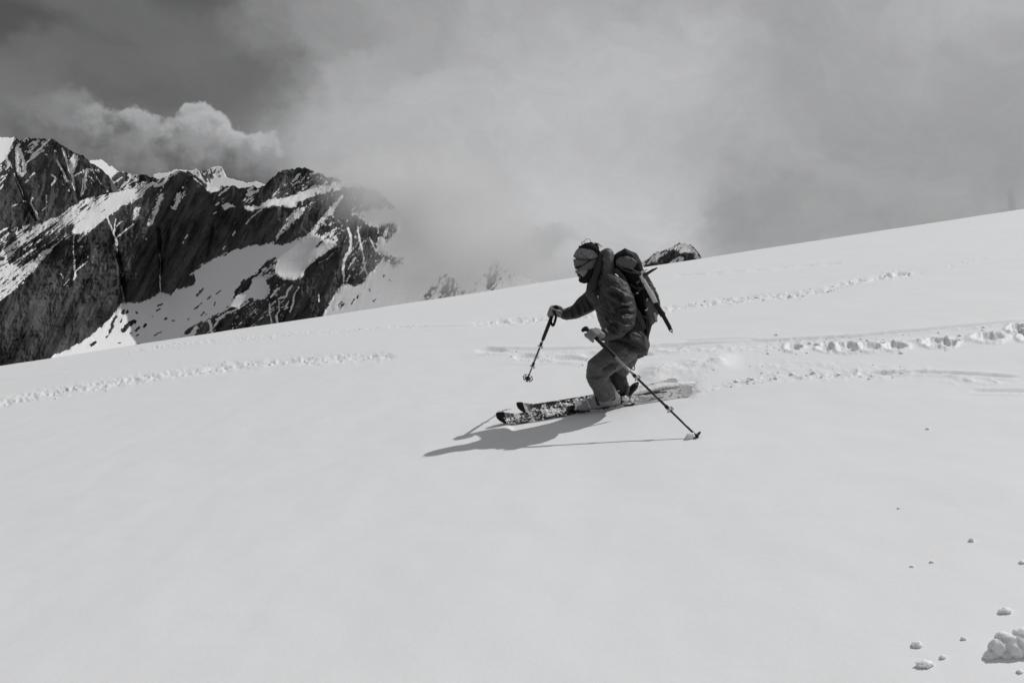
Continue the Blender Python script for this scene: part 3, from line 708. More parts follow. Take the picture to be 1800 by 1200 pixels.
# pale peaks half lost in cloud
build_mountain('pale snowy peaks half lost in cloud left of the skier', 700, 990, 440,
    [(700, 560), (735, 532), (745, 520), (760, 502), (772, 488), (783, 478), (790, 481), (798, 489), (812, 490), (835, 482), (852, 466), (866, 454), (874, 452), (880, 468), (900, 480), (930, 490), (960, 500), (990, 505)],
    2170, (.72, 48, .3, 1.0),
    [([(735, 540), (745, 518), (784, 476), (780, 490), (750, 530), (742, 540)], .45, 48, .3, 1), ([(765, 530), (785, 490), (800, 488), (806, 505), (800, 530), (768, 536)], .38, 60, .2, .8), ([(850, 500), (866, 455), (878, 460), (874, 495), (862, 512)], .42, 70, .2, .8), ([(830, 520), (860, 510), (870, 530), (828, 535)], .55, 40, .2, .8)],
    [], seed=301, rock=.07)
# small dark summit over the brow
build_mountain('small dark summit with snow patches over the brow right of the skier', 1085, 1262, 422,
    [(1085, 500), (1110, 480), (1122, 470), (1130, 460), (1140, 454), (1150, 445), (1162, 441), (1180, 434), (1190, 429), (1194, 426), (1198, 428), (1206, 427), (1213, 430), (1220, 434), (1226, 441), (1231, 449), (1234, 455), (1240, 455), (1246, 458), (1262, 470)],
    1300, (.66, 45, -.1, .75),
    [([(1128, 478), (1134, 466), (1152, 462), (1160, 455), (1166, 452), (1176, 443), (1186, 439), (1195, 444), (1207, 443), (1206, 449), (1199, 453), (1189, 456), (1180, 460), (1172, 466), (1170, 472), (1140, 480)], .04, 45, -.3, .6),
     ([(1205, 448), (1214, 444), (1221, 446), (1222, 455), (1216, 460), (1198, 464), (1203, 456)], .04, 45, -.3, .6),
     ([(1193, 426), (1212, 428), (1218, 440), (1208, 443), (1198, 440), (1192, 434)], .93, 45, -.2, 1.0),
     ([(1172, 464), (1182, 456), (1195, 452), (1204, 449), (1200, 458), (1190, 464), (1178, 470)], .8, 45, -.1, .8)],
    [([(1214, 430), (1220, 436), (1226, 443), (1230, 450)], 1.1, 0), ([(1190, 430), (1194, 427)], .9, 0), ([(1162, 444), (1172, 440)], .9, .1), ([(1180, 458), (1186, 452)], 1, .1), ([(1190, 460), (1192, 456)], 1.2, .05), ([(1236, 456), (1242, 456)], 1, .05), ([(1143, 452), (1136, 462)], 1.4, .15), ([(1196, 436), (1200, 434)], .8, .1)],
    seed=331, jag=3.0, base_extra=14, relief=.8)
# ------------------------------------------------------------------ cloud bank swallowing the right-hand summits
def cloud_bank():
    cx, cy, z0, z1 = 800, 300, 1900, 3600
    # world-space box round the region
    xs = [(430-900)/FPX*z1, (1120-900)/FPX*z1]
    bm_v = []
    for yy in (1600, 3500):
        for xx in (xs[0]*1.0, xs[1]):
            for zz in (CAM[2]-260, CAM[2]+1050):
                bm_v.append((xx, yy, zz))
    me = bpy.data.meshes.new('cloud_bank')
    f = [(0, 1, 3, 2), (4, 6, 7, 5), (0, 4, 5, 1), (2, 3, 7, 6), (0, 2, 6, 4), (1, 5, 7, 3)]
    me.from_pydata(bm_v, [], f); me.update()
    import bmesh
    bm = bmesh.new(); bm.from_mesh(me); bmesh.ops.recalc_face_normals(bm, faces=bm.faces); bm.to_mesh(me); bm.free()
    m = bpy.data.materials.new('cloud_vapour'); m.use_nodes = True
    t = NT(m.node_tree); t.n.clear()
    geo = t.n.new('ShaderNodeNewGeometry').outputs['Position']
    nb = t.noise(geo, 0.0042, 6, 0.62, out='Color')
    wv = t.vm('ADD', geo, t.vm('MULTIPLY', t.vm('SUBTRACT', nb, (.5, .5, .5)), (380, 380, 320)))
    def ell(px, py, z, rx, ry, rz, lo=.15, hi=1.15):
        c = P(px, py, z)
        mp = t.n.new('ShaderNodeMapping'); mp.vector_type = 'TEXTURE'; t.put(mp.inputs['Vector'], wv)
        mp.inputs['Location'].default_value = tuple(c)
        mp.inputs['Scale'].default_value = (rx*z/FPX, rz, ry*z/FPX)
        return t.ss(t.vm('LENGTH', mp.outputs[0]), lo, hi, 1.0, 0.0)
    d = None
    for a in CLOUDS:
        e = t.m('MULTIPLY', ell(*a[:6]), a[6])
        d = e if d is None else t.m('ADD', d, e)
    wisp = t.ss(t.noise(geo, 0.007, 5, 0.65, 1.0), .30, .62, .35, 1.25)
    dens = t.m('MULTIPLY', t.m('MULTIPLY', d, wisp), 0.0012)
    vs = t.n.new('ShaderNodeVolumeScatter'); t.put(vs.inputs['Density'], dens); vs.inputs['Color'].default_value = (1, 1, 1, 1); vs.inputs['Anisotropy'].default_value = 0.0
    o = t.n.new('ShaderNodeOutputMaterial'); t.l.new(vs.outputs[0], o.inputs['Volume'])
    ob = link('cloud', me, m)
    tag(ob, 'grey cloud drifting over the mountain summits', kind='stuff')
    m.cycles.volume_step_rate = 1.0
    return ob
# centre px, py, depth, radii px px m, density per km
CLOUDS = [(735, 335, 2330, 170, 85, 260, 6.5), (820, 430, 2350, 130, 120, 190, 6.5), (640, 305, 2420, 100, 34, 160, 5.0), (720, 470, 2380, 90, 70, 120, 2.2), (860, 445, 1980, 140, 75, 190, 9.0), (765, 490, 1950, 90, 60, 190, 5.0), (735, 400, 2350, 55, 60, 150, 6.0)]
cloud_bank()
# ------------------------------------------------------------------ the skier: modelling helpers
Z0 = 6.87
def camf(p):
    """world -> camera frame"""
    return (np.asarray(p, float)-CAM) @ AX.T
def ring_tube(pts, n=18, caps=True, flat=''):
    """closed tube through (px, py, z, radius px, radius m in depth); returns world verts, faces"""
    C = np.array([P(p[0], p[1], p[2]) for p in pts])
    Fw = AX[2]
    T = np.gradient(C, axis=0); T /= np.linalg.norm(T, axis=1)[:, None]
    V = []; F = []
    th = np.linspace(0, 2*math.pi, n, endpoint=False)
    secs = []
    for i, p in enumerate(pts):
        t = T[i]; a = np.cross(t, Fw); na = np.linalg.norm(a)
        a = a/na if na > 1e-6 else AX[0]
        b = np.cross(t, a); b /= np.linalg.norm(b)
        secs.append((C[i], t, a, b, p[3]*p[2]/FPX, p[4] if len(p) > 4 else p[3]*p[2]/FPX))
    def addring(c, a, b, ra, rb):
        V.extend(c+np.outer(np.cos(th)*ra, a)+np.outer(np.sin(th)*rb, b))
    if caps and 's' not in flat:
        c, t, a, b, ra, rb = secs[0]
        for q in (0.95, 0.7, 0.35):
            k = math.sqrt(1-q*q); addring(c-t*q*min(ra, rb), a, b, ra*k, rb*k)
    for c, t, a, b, ra, rb in secs: addring(c, a, b, ra, rb)
    if caps and 'e' not in flat:
        c, t, a, b, ra, rb = secs[-1]
        for q in (0.35, 0.7, 0.95):
            k = math.sqrt(1-q*q); addring(c+t*q*min(ra, rb), a, b, ra*k, rb*k)
    nr = len(V)//n
    for r in range(nr-1):
        for i in range(n):
            F.append((r*n+i, r*n+(i+1) % n, (r+1)*n+(i+1) % n, (r+1)*n+i))
    if caps:
        F.append(tuple(range(n-1, -1, -1))); F.append(tuple((nr-1)*n+i for i in range(n)))
    return np.array(V), F
def spline(pts, k=6):
    """catmull-rom resample of a list of tuples"""
    A = np.array(pts, float); n = len(A); out = []
    for i in range(n-1):
        p0 = A[max(i-1, 0)]; p1 = A[i]; p2 = A[i+1]; p3 = A[min(i+2, n-1)]
        for j in range(k):
            t = j/k
            out.append(0.5*((2*p1)+(-p0+p2)*t+(2*p0-5*p1+4*p2-p3)*t*t+(-p0+3*p1-3*p2+p3)*t**3))
    out.append(A[-1]); return [tuple(o) for o in out]
def world_tube(C, rad, n=8):
    """round tube through world points; rad scalar or list"""
    C = np.array(C, float); m_ = len(C); rad = np.full(m_, rad) if np.isscalar(rad) else np.array(rad, float)
    T = np.gradient(C, axis=0); T /= np.linalg.norm(T, axis=1)[:, None]+1e-12
    up = AX[2]; V = []; F = []
    a = np.cross(T[0], up)
    if np.linalg.norm(a) < .1: a = np.cross(T[0], AX[1])
    th = np.linspace(0, 2*math.pi, n, endpoint=False)
    for i in range(m_):
        a = a-T[i]*(a @ T[i]); a /= np.linalg.norm(a); b = np.cross(T[i], a)
        V.extend(C[i]+np.outer(np.cos(th)*rad[i], a)+np.outer(np.sin(th)*rad[i], b))
    for r in range(m_-1):
        for i in range(n): F.append((r*n+i, r*n+(i+1) % n, (r+1)*n+(i+1) % n, (r+1)*n+i))
    F.append(tuple(range(n-1, -1, -1))); F.append(tuple((m_-1)*n+i for i in range(n)))
    return np.array(V), F
def join(parts):
    V = []; F = []; o = 0
    for v, f in parts:
        V.append(v); F.extend([tuple(i+o for i in q) for q in f]); o += len(v)
    return np.concatenate(V), F
def mesh_obj(name, V, F, mat_, root, smooth=True, parent=None):
    org = np.array(root.location)
    me = bpy.data.meshes.new(name); me.from_pydata([tuple(v) for v in (V-org)], [], F); me.update()
    if smooth: me.polygons.foreach_set('use_smooth', np.ones(len(me.polygons), bool))
    return link(name, me, mat_, parent or root)
def sculpt(name, parts, voxel, mat_, root, disp=None, sm=4, parent=None, cut=None):
    """fuse closed shapes into one skin, smooth it, then push its vertices by disp(px, py, z, normal, world)"""
    V, F = join(parts)
    org = np.array(root.location)
    me = bpy.data.meshes.new(name); me.from_pydata([tuple(v) for v in (V-org)], [], F); me.update()
    tmp = bpy.data.objects.new('tmp', me); COL.objects.link(tmp)
    m_ = tmp.modifiers.new('r', 'REMESH'); m_.mode = 'VOXEL'; m_.voxel_size = voxel; m_.adaptivity = 0
    if sm:
        s_ = tmp.modifiers.new('s', 'SMOOTH'); s_.factor = 0.5; s_.iterations = sm
    dg = bpy.context.evaluated_depsgraph_get(); dg.update()
    ev = tmp.evaluated_get(dg); new = bpy.data.meshes.new_from_object(ev)
    bpy.data.objects.remove(tmp); new.name = name
    if disp is not None:
        n = len(new.vertices); co = np.empty(n*3, np.float32); new.vertices.foreach_get('co', co); co = co.reshape(-1, 3).astype(float)
        no = np.empty(n*3, np.float32); new.vertices.foreach_get('normal', no); no = no.reshape(-1, 3).astype(float)
        wco = co+org; c = camf(wco); px, py = project(c)
        d = disp(px, py, c[:, 2], no @ AX.T, wco)
        co = co+no*d[:, None]
        new.vertices.foreach_set('co', co.reshape(-1).astype(np.float32)); new.update()
    new.polygons.foreach_set('use_smooth', np.ones(len(new.polygons), bool))
    return link(name, new, mat_, parent or root)
def folds(px, py, lines):
    """sum of ridges (amp>0) and creases (amp<0) traced as polylines: (points, width px, amp m)"""
    d = np.zeros(px.shape)
    for pts, wd, amp in lines:
        q, s = polydist(px, py, pts); d += amp*np.exp(-(q/wd)**2)*sstep(s, -.01, .2)*(1-sstep(s, .75, 1.01))
    return d
def surf_tube(name, pts, r, mat_, root, parent=None, n=8, k=5):
    """cord or strap through (px, py, z) points"""
    q = spline(pts, k); C = [P(a[0], a[1], a[2]) for a in q]
    V, F = world_tube(C, r, n); return mesh_obj(name, V, F, mat_, root, parent=parent)
def ribbon(name, pts, wpx, thick, mat_, root, parent=None, k=6):
    """flat webbing: (px, py, z) path, width in photo px across the view, thickness m in depth"""
    q = spline(pts, k)
    parts = [ring_tube([(a[0], a[1], a[2], wpx/2, thick/2) for a in q], n=10)]
    V, F = join(parts); return mesh_obj(name, V, F, mat_, root, parent=parent)
def box(cpt, ax, ay, az, sx, sy, sz, bev=0.0):
    """oriented box (world centre, unit axes, full sizes)"""
    V = []
    for i in (-1, 1):
        for j in (-1, 1):
            for k in (-1, 1): V.append(np.array(cpt)+ax*i*sx/2+ay*j*sy/2+az*k*sz/2)
    return np.array(V), [(0, 1, 3, 2), (4, 6, 7, 5), (0, 4, 5, 1), (2, 3, 7, 6), (0, 2, 6, 4), (1, 5, 7, 3)]
def disc(c, ax, r, h, n=20):
    ax = ax/np.linalg.norm(ax); return world_tube([c-ax*h/2, c+ax*h/2], r, n)

def cloth(name, g, dist=.012, rough=.6):
    m, t, b = mat(name)
    co = t.n.new('ShaderNodeTexCoord').outputs['Object']
    v = t.m('MULTIPLY', g, t.m('ADD', .86, t.m('MULTIPLY', t.noise(co, 30, 4, .6), .28)))
    t.put(b.inputs['Base Color'], t.comb(v, v, t.m('MULTIPLY', v, 1.02))); b.inputs['Roughness'].default_value = rough; b.inputs['Specular IOR Level'].default_value = .3
    big = t.n.new('ShaderNodeBump'); big.inputs['Strength'].default_value = .9; big.inputs['Distance'].default_value = dist
    r1 = t.m('ABSOLUTE', t.m('SUBTRACT', t.noise(co, 11, 3, .55, .8), .5))
    t.put(big.inputs['Height'], t.m('ADD', r1, t.m('MULTIPLY', t.noise(co, 110, 3, .6), .06))); t.put(b.inputs['Normal'], big.outputs[0])
    return m
Mj = cloth('jacket_shell', .030, .022)
Mj2 = cloth('jacket_shell_dark', .026, .05)
Mt = cloth('trouser_shell', .088, .018)
Mtd = simple('black_gaiter', 0.02, 0.7)
Mblk = simple('black_nylon', 0.012, 0.7, var=.3, bump=.4, spec=.15)
Mrub = simple('black_rubber', 0.014, 0.6, spec=.2)
Mgry = simple('grey_pack_fabric', 0.09, 0.7, var=.35, scale=80, bump=.6)
Mgr2 = simple('mid_grey_fabric', 0.035, 0.7, var=.3, scale=60, bump=.5)
Mlt = simple('pale_webbing', 0.33, 0.7)
Msil = simple('brushed_alloy', 0.55, 0.5, metal=0.15, var=.15)
Mski = simple('skin', 0.19, 0.5, var=.08)
Mgl = simple('grey_leather_glove', 0.19, 0.65, var=.15, scale=120, bump=.4)
Mhair = simple('dark_hair', 0.014, 0.8, var=.5, scale=200, bump=.8, bscale=400, spec=.1)
Mcar = simple('dark_carbon', 0.025, 0.35, var=.2)
Mboot = simple('grey_boot_plastic', 0.30, 0.4, var=.15)
Mwhite = simple('white_plastic', 0.7, 0.4, var=.05)

FOOT = P(1062, 712, 6.9)
person = empty('person', P(1062, 718, 6.9))
tag(person, 'crouching skier in dark jacket, grey trousers, patterned headband and beard, skiing left', 'person')

# ---- body: one skin from head to feet
hz = 6.86
head_parts = [ring_tube([(1036, 437, hz, 13, .056), (1034, 445, hz, 20, .073), (1032, 456, hz, 21.5, .078), (1030, 466, hz, 17.5, .072), (1028, 476, hz, 12.5, .060), (1027.5, 484, hz, 9.5, .048), (1027, 489, hz, 7.5, .036)], 24, flat='s'),
              ring_tube([(1044, 462, hz, 15, .06), (1040, 478, hz, 12, .055), (1047, 492, hz, 13, .055), (1060, 510, hz, 16, .07)]),
              ring_tube([(1016.5, 468, hz, 3.2, .009), (1015, 473, hz, 3.2, .010), (1013.6, 478.3, hz, 3.0, .015), (1017, 480.5, hz, 3.0, .014)], 12),   # nose
              ring_tube([(1015, 466, hz-.035, 2.2, .012), (1014, 466, hz, 2.6, .02), (1015, 466, hz+.035, 2.2, .012)], 12),                 # brow
              ring_tube([(1018, 485.5, hz-.018, 1.8, .006), (1017.2, 485.5, hz, 2.2, .007), (1018, 485.5, hz+.018, 1.8, .006)], 10),
              ring_tube([(1019.4, 489, hz-.016, 1.8, .006), (1018.8, 489, hz, 2.0, .007), (1019.4, 489, hz+.016, 1.8, .006)], 10),
              ring_tube([(1022.5, 478, hz, 5.5, .038), (1023, 486, hz, 5, .034)], 14),
              ring_tube([(1041, 463, hz-.06, 3.0, .006), (1042, 468, hz-.06, 2.6, .006), (1040, 472, hz-.05, 1.8, .005)], 10),               # ear
              ring_tube([(1024, 474, hz-.043, 5, .018), (1026, 480, hz-.038, 4, .015)], 10)]
body_parts = head_parts+[
    ring_tube([(1060, 508, 6.87, 20, .13), (1074, 525, 6.87, 26, .16), (1086, 552, 6.87, 26, .145), (1096, 585, 6.87, 27, .15), (1102, 602, 6.87, 27, .16)]),
    ring_tube([(1076, 505, 6.70, 13, .055), (1092, 535, 6.62, 12, .05), (1096, 562, 6.56, 11, .045), (1075, 584, 6.46, 8.5, .036), (1052, 589, 6.40, 7, .03)]),
    ring_tube([(1058, 510, 7.03, 12, .055), (1034, 530, 7.07, 10.5, .05), (1016, 545, 7.09, 9, .042), (994, 551, 7.10, 7, .032), (980, 551, 7.10, 6, .028)]),
    ring_tube([(1102, 604, 6.78, 20, .10), (1078, 625, 6.70, 17, .09), (1052, 647, 6.64, 14, .065), (1058, 675, 6.72, 12, .055), (1062, 692, 6.82, 9, .045), (1064, 700, 6.88, 7, .035)]),
    ring_tube([(1104, 606, 6.96, 20, .10), (1092, 632, 6.99, 16, .085), (1078, 660, 7.01, 13, .065), (1088, 682, 7.04, 10, .05), (1092, 690, 7.06, 8, .04)])]
sculpt('body', body_parts, 0.0045, Mski, person, sm=3)

# ---- trousers
tl = [([(1032, 662), (1050, 663), (1060, 661), (1084, 648)], 2.2, -.010), ([(1056, 652), (1064, 646), (1080, 640), (1092, 637)], 2.2, -.012), ([(1060, 660), (1070, 652), (1086, 643)], 3, .012),
      ([(1064, 633), (1070, 638), (1082, 641)], 2.5, -.009), ([(1056, 668), (1062, 676), (1066, 684)], 2.5, .007), ([(1064, 680), (1070, 690), (1074, 697)], 2.2, -.008), ([(1046, 676), (1056, 684), (1064, 690)], 2.2, -.006), ([(1040, 664), (1048, 668), (1058, 668)], 2, .005),
      ([(1094, 618), (1100, 624), (1096, 632)], 2.2, -.008), ([(1080, 616), (1084, 628)], 2.5, .007), ([(1050, 694), (1060, 700), (1074, 699)], 2, -.006), ([(1070, 668), (1074, 680), (1078, 692)], 2.4, .006), ([(1048, 630), (1062, 628)], 4, .004), ([(1088, 630), (1100, 633), (1112, 625)], 2, -.008)]
def dtr(px, py, z, n, w_):
    near = sstep(-n[:, 2], -.2, .4)*(z < 6.9)
    p = w_*1.0
    return 1.7*folds(px+1.2*f3(w_*25, 2), py+1.2*f3(w_*25+9, 2), tl)*near+0.0065*f3(p*np.array([9, 9, 22]), 3, .55, 3)+0.0026*(1-2*np.abs(f3(p*np.array([13, 13, 26]), 2, .5, 5)))
near_leg = ring_tube([(1111, 602, 6.82, 18, .10), (1101, 611, 6.79, 24, .12), (1084, 624, 6.71, 24, .125), (1066, 637, 6.66, 22.5, .115), (1052, 648, 6.63, 22.5, .105), (1049, 660, 6.65, 19, .10), (1056, 675, 6.71, 18, .10), (1062, 688, 6.77, 17.5, .098), (1065, 695, 6.80, 16, .09), (1066, 700, 6.80, 16, .09)], 22, flat='e')
far_leg = ring_tube([(1108, 604, 6.96, 20, .12), (1098, 628, 6.99, 22, .12), (1084, 650, 7.01, 20, .10), (1078, 664, 7.02, 19, .095), (1082, 672, 7.03, 17, .09)], 20)
seat = ring_tube([(1108, 594, 6.87, 22, .17), (1112, 602, 6.87, 19, .17)], 20)
sculpt('trousers', [near_leg, far_leg, seat], 0.0055, Mt, person, dtr, 2)
gait = ring_tube([(1079, 655, 7.00, 17, .10), (1082, 666, 7.02, 20, .105), (1087, 678, 7.04, 18, .09), (1090, 688, 7.05, 14, .08), (1092, 694, 7.05, 10, .06)], 18)
sculpt('gaiter', [gait], 0.006, Mtd, person, lambda px, py, z, n, w_: .006*f3(w_*16, 3, .6, 8), 2)

# ---- jacket
jl = [([(1064, 505), (1080, 509), (1094, 518), (1102, 530)], 3.2, .010), ([(1068, 512), (1084, 519), (1096, 530)], 2.4, -.009), ([(1070, 520), (1084, 526), (1096, 540)], 3, .009), ([(1060, 516), (1074, 530), (1086, 538)], 2.4, -.006),
      ([(1086, 541), (1096, 540), (1108, 540)], 1.8, -.013), ([(1088, 549), (1102, 549), (1116, 552)], 1.8, -.013), ([(1084, 536), (1084, 548), (1082, 556)], 2.2, -.010), ([(1088, 545), (1106, 545)], 2.2, .008),
      ([(1064, 554), (1068, 563), (1078, 567), (1090, 572), (1104, 577)], 2.4, .012), ([(1068, 560), (1078, 572), (1086, 577)], 2.2, -.012), ([(1076, 572), (1082, 582), (1088, 590)], 2.0, .008), ([(1066, 576), (1074, 580), (1086, 587)], 2.2, -.009), ([(1095, 574), (1108, 572), (1112, 566)], 2, .007),
      ([(1060, 579), (1066, 586), (1072, 592)], 2, .006), ([(1050, 512), (1052, 525), (1056, 538)], 2, -.008), ([(1056, 538), (1070, 546), (1084, 556)], 2, -.009), ([(1090, 556), (1096, 562), (1110, 560)], 2.6, .008), ([(1094, 584), (1102, 582)], 2, -.007),
      ([(1010, 533), (1014, 545), (1016, 556)], 2, .006), ([(1020, 528), (1025, 540), (1030, 552)], 2, .006), ([(1001, 541), (1004, 552), (1006, 560)], 2, .006), ([(1015, 530), (1019, 545), (1022, 556)], 2, -.007), ([(1030, 520), (1036, 533), (1042, 545)], 2.2, -.006)]
def dj(px, py, z, n, w_):
    near = sstep(-n[:, 2], -.3, .3)
    return 1.9*folds(px+1.5*f3(w_*22, 2), py+1.5*f3(w_*22+9, 2), jl)*near*np.where(z > 6.98, (px < 1046), 1)+0.008*f3(w_*np.array([8, 8, 18]), 3, .55, 13)+0.0028*(1-2*np.abs(f3(w_*np.array([13, 13, 24]), 2, .5, 15)))
torso = ring_tube([(1101, 617, 6.87, 36, .262), (1103, 607, 6.87, 38, .255), (1101, 596, 6.87, 36.5, .225), (1096, 580, 6.87, 36, .19), (1088, 556, 6.87, 36, .195), (1077, 526, 6.87, 35, .21), (1067, 504, 6.87, 27, .19), (1057, 494, 6.87, 18, .12)], 26, flat='s')
sleeve_n = ring_tube([(1072, 500, 6.72, 20, .09), (1086, 514, 6.66, 23, .095), (1094, 535, 6.61, 23, .095), (1096, 553, 6.57, 22, .09), (1094, 565, 6.54, 21, .09), (1084, 578, 6.49, 17, .08), (1071, 586, 6.44, 12.5, .065), (1060, 588, 6.415, 10, .05)], 20)
sleeve_f = ring_tube([(1060, 512, 7.00, 22, .09), (1042, 525, 7.05, 18, .085), (1024, 539, 7.08, 15.5, .075), (1008, 549, 7.10, 11.5, .06), (994, 552, 7.10, 9.5, .045)], 18)
collar = ring_tube([(1050, 512, 6.87, 22, .12), (1046, 500, 6.87, 15, .085), (1045, 492, 6.87, 12, .08)], 18)
skirt = ring_tube([(1102, 596, 6.85, 34, .24), (1101, 604, 6.84, 37, .285), (1098.5, 614, 6.83, 38, .30)], 26, flat='se')
jk = sculpt('jacket', [torso, skirt, collar], 0.0055, Mj, person, dj, 2)
sculpt('sleeve', [sleeve_n], 0.0045, Mj, person, dj, 1, parent=jk)
sculpt('sleeve', [sleeve_f], 0.0045, Mj, person, dj, 1, parent=jk)
hood = ring_tube([(1060, 500, 6.87, 16, .12), (1065, 486, 6.87, 15, .13), (1067, 470, 6.87, 14.5, .13), (1067, 457, 6.87, 14, .125), (1066.5, 449, 6.87, 13, .11)], 20)
Mhd = simple('hood_fabric', 0.085, 0.6, var=.12, scale=30, bump=.5, bscale=90)
sculpt('hood', [hood], 0.006, Mhd, person, lambda px, py, z, n, w_: folds(px, py, [([(1063, 436), (1060, 446), (1064, 452)], 2, -.006), ([(1056, 462), (1066, 464), (1074, 463)], 1.6, -.007), ([(1058, 452), (1062, 458)], 2, .008), ([(1064, 466), (1066, 474)], 2, -.008)])+.006*f3(w_*14, 3, .6, 18), 2, parent=jk)
Mdk = simple('collar_shade', 0.02, 0.7)
sculpt('collar_shadow', [ring_tube([(1056, 445, 6.82, 4, .03), (1052.5, 466, 6.785, 6.5, .03), (1048, 485, 6.77, 7, .035), (1046, 500, 6.77, 8, .04), (1043, 509, 6.79, 8, .05)], 14, flat='se')], .005, Mdk, person, None, 3, parent=jk)  # near-black strip beside the hood: the collar's shadow put into the colour
surf_tube('piping', [(1056, 486, 6.70), (1055, 500, 6.675), (1052, 512, 6.67), (1051.5, 521, 6.67)], .004, Mblk, person, parent=jk)
surf_tube('zip', [(1052, 522, 6.67), (1053, 530, 6.665), (1057, 538, 6.66), (1064, 543, 6.64), (1074, 549, 6.60), (1080, 554, 6.55)], .0042, Mgry, person, parent=jk)
mesh_obj('zip_pull', *ring_tube([(1051, 520, 6.66, 1.6, .004), (1051.5, 523, 6.66, 1.6, .004)], 8), Mlt, person, parent=jk)
surf_tube('drawcord', [(1108, 579, 6.665), (1112, 587, 6.66), (1115, 592, 6.66)], .003, Mlt, person, parent=jk)
surf_tube('cord_lock', [(1115, 592, 6.66), (1117, 598, 6.66), (1119, 605, 6.665)], .0055, Mlt, person, parent=jk)
surf_tube('hem_cord', [(1096, 590, 6.67), (1104, 591, 6.665), (1114, 590, 6.67), (1122, 586, 6.69), (1128, 578, 6.72)], .003, Mgry, person, parent=jk)
mesh_obj('cuff', *ring_tube([(1062, 588.5, 6.42, 11, .054), (1058.5, 589, 6.41, 10.4, .052)], 20), Mgr2, person, parent=jk)
mesh_obj('cuff', *ring_tube([(994, 551.5, 7.10, 9.4, .044), (990.5, 551.5, 7.10, 9, .042)], 20), Mgr2, person, parent=jk)

# ---- headgear
Mhb, t_, b_ = mat('patterned_headband')
co_ = t_.n.new('ShaderNodeTexCoord').outputs['Object']
vo = t_.n.new('ShaderNodeTexVoronoi'); vo.inputs['Scale'].default_value = 70; t_.put(vo.inputs['Vector'], co_)
vv_ = t_.mix(t_.ss(t_.noise(co_, 55, 5, 0.7, 1.5), .40, .60), 0.10, 0.24)
t_.put(b_.inputs['Base Color'], t_.comb(vv_, t_.m('MULTIPLY', vv_, .98), t_.m('MULTIPLY', vv_, 1.03))); b_.inputs['Roughness'].default_value = .8
hb2 = simple('plain_headband_fabric', 0.115, .8, var=.1)
band_lo = ring_tube([(1032, 475, hz, 17.5, .080), (1030.5, 467, hz, 21.2, .086), (1031, 457, hz, 23.6, .088)], 32, flat='se')
band_hi = ring_tube([(1031.2, 456, hz, 24.2, .090), (1033, 447, hz, 22.6, .087), (1034.5, 440, hz, 18.8, .077)], 32, flat='se')
hb = sculpt('headband', [band_hi], 0.004, Mhb, person, lambda px, py, z, n, w_: .0022*f3(w_*40, 2, .6, 4), 1)
sculpt('headband_lower_band', [band_lo], 0.004, hb2, person, lambda px, py, z, n, w_: .0015*f3(w_*30, 2, .6, 4), 1, parent=hb)
surf_tube('seam', [(1008, 449, 6.86), (1011, 453, 6.81), (1018, 456.5, 6.786), (1028, 457.5, 6.768), (1040, 456, 6.775), (1050, 452, 6.80)], .0022, Mblk, person, parent=hb)
gl = surf_tube('glasses_strap', [(1019, 469, 6.785), (1026, 465.5, 6.772), (1033, 460.5, 6.768), (1041, 456.5, 6.772), (1050, 454, 6.785)], .0034, Mblk, person)
gl.name = 'sunglasses'
Mlens = simple('mirror_lens', .05, .08, spec=1.0)
mesh_obj('lens', *ring_tube([(1013.6, 468, hz-.036, 2.2, .018), (1013.2, 471, hz-.037, 2.8, .022), (1014.6, 474.5, hz-.036, 2.0, .016)], 14), Mlens, person, parent=gl)
mesh_obj('lens', *ring_tube([(1013.6, 468, hz+.034, 2.0, .016), (1013.2, 471, hz+.034, 2.6, .019), (1014.6, 474.5, hz+.034, 1.8, .014)], 14), Mlens, person, parent=gl)
mesh_obj('temple', *ring_tube([(1011, 471, hz-.055, 1.5, .003), (1017, 469.5, hz-.074, 1.6, .003), (1022, 468, hz-.082, 1.4, .003)], 8), Mblk, person, parent=gl)
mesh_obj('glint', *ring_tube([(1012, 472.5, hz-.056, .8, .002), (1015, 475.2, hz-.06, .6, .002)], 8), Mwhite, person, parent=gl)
beard = [ring_tube([(1039, 473, hz, 9, .072), (1036, 482, hz, 11, .066), (1030, 489.5, hz, 9.5, .054), (1025, 492, hz, 7, .042), (1021.5, 492, hz, 4.6, .030)], 18),
         ring_tube([(1016.5, 483, hz, 2.0, .022), (1018, 484.5, hz, 2.0, .03), (1022, 488, hz-.0, 2.5, .04)], 12)]
sculpt('beard', beard, .0035, Mhair, person, lambda px, py, z, n, w_: .004*f3(w_*60, 2, .6, 24), 1)
hair = [ring_tube([(1021, 436, hz, 4.5, .04), (1028, 437, hz, 10, .070), (1036, 438, hz, 12.5, .078), (1045, 442, hz, 10.5, .072), (1050, 449, hz, 7, .06)], 18)]
ho = sculpt('hair', hair, .0035, Mhair, person, lambda px, py, z, n, w_: .006*f3(w_*np.array([30, 30, 60]), 3, .6, 27), 1)
rr = random.Random(4)
tufts = []
for i in range(46):
    a = rr.uniform(1021, 1049); zz = hz+rr.uniform(-.05, .05)
    L = rr.uniform(5, 13); dx = rr.uniform(.3, 1.0)*L
    b0 = 428.5+abs(a-1036)*.25
    tufts.append(world_tube([P(*q) for q in spline([(a, b0+4, zz), (a+dx*.3, b0-rr.uniform(.5, 3), zz), (a+dx*.8, b0-rr.uniform(0, 3)+1, zz+rr.uniform(-.01, .01)), (a+dx*1.2, b0+rr.uniform(2, 7), zz)], 4)], [.0022*(1-.8*j/12) for j in range(13)], 5))
tufts.append(world_tube([P(1033+5.5*math.cos(t), 424.5-4.5*math.sin(t), hz-.03) for t in np.linspace(-.3, 4.1, 16)], .0014, 5))
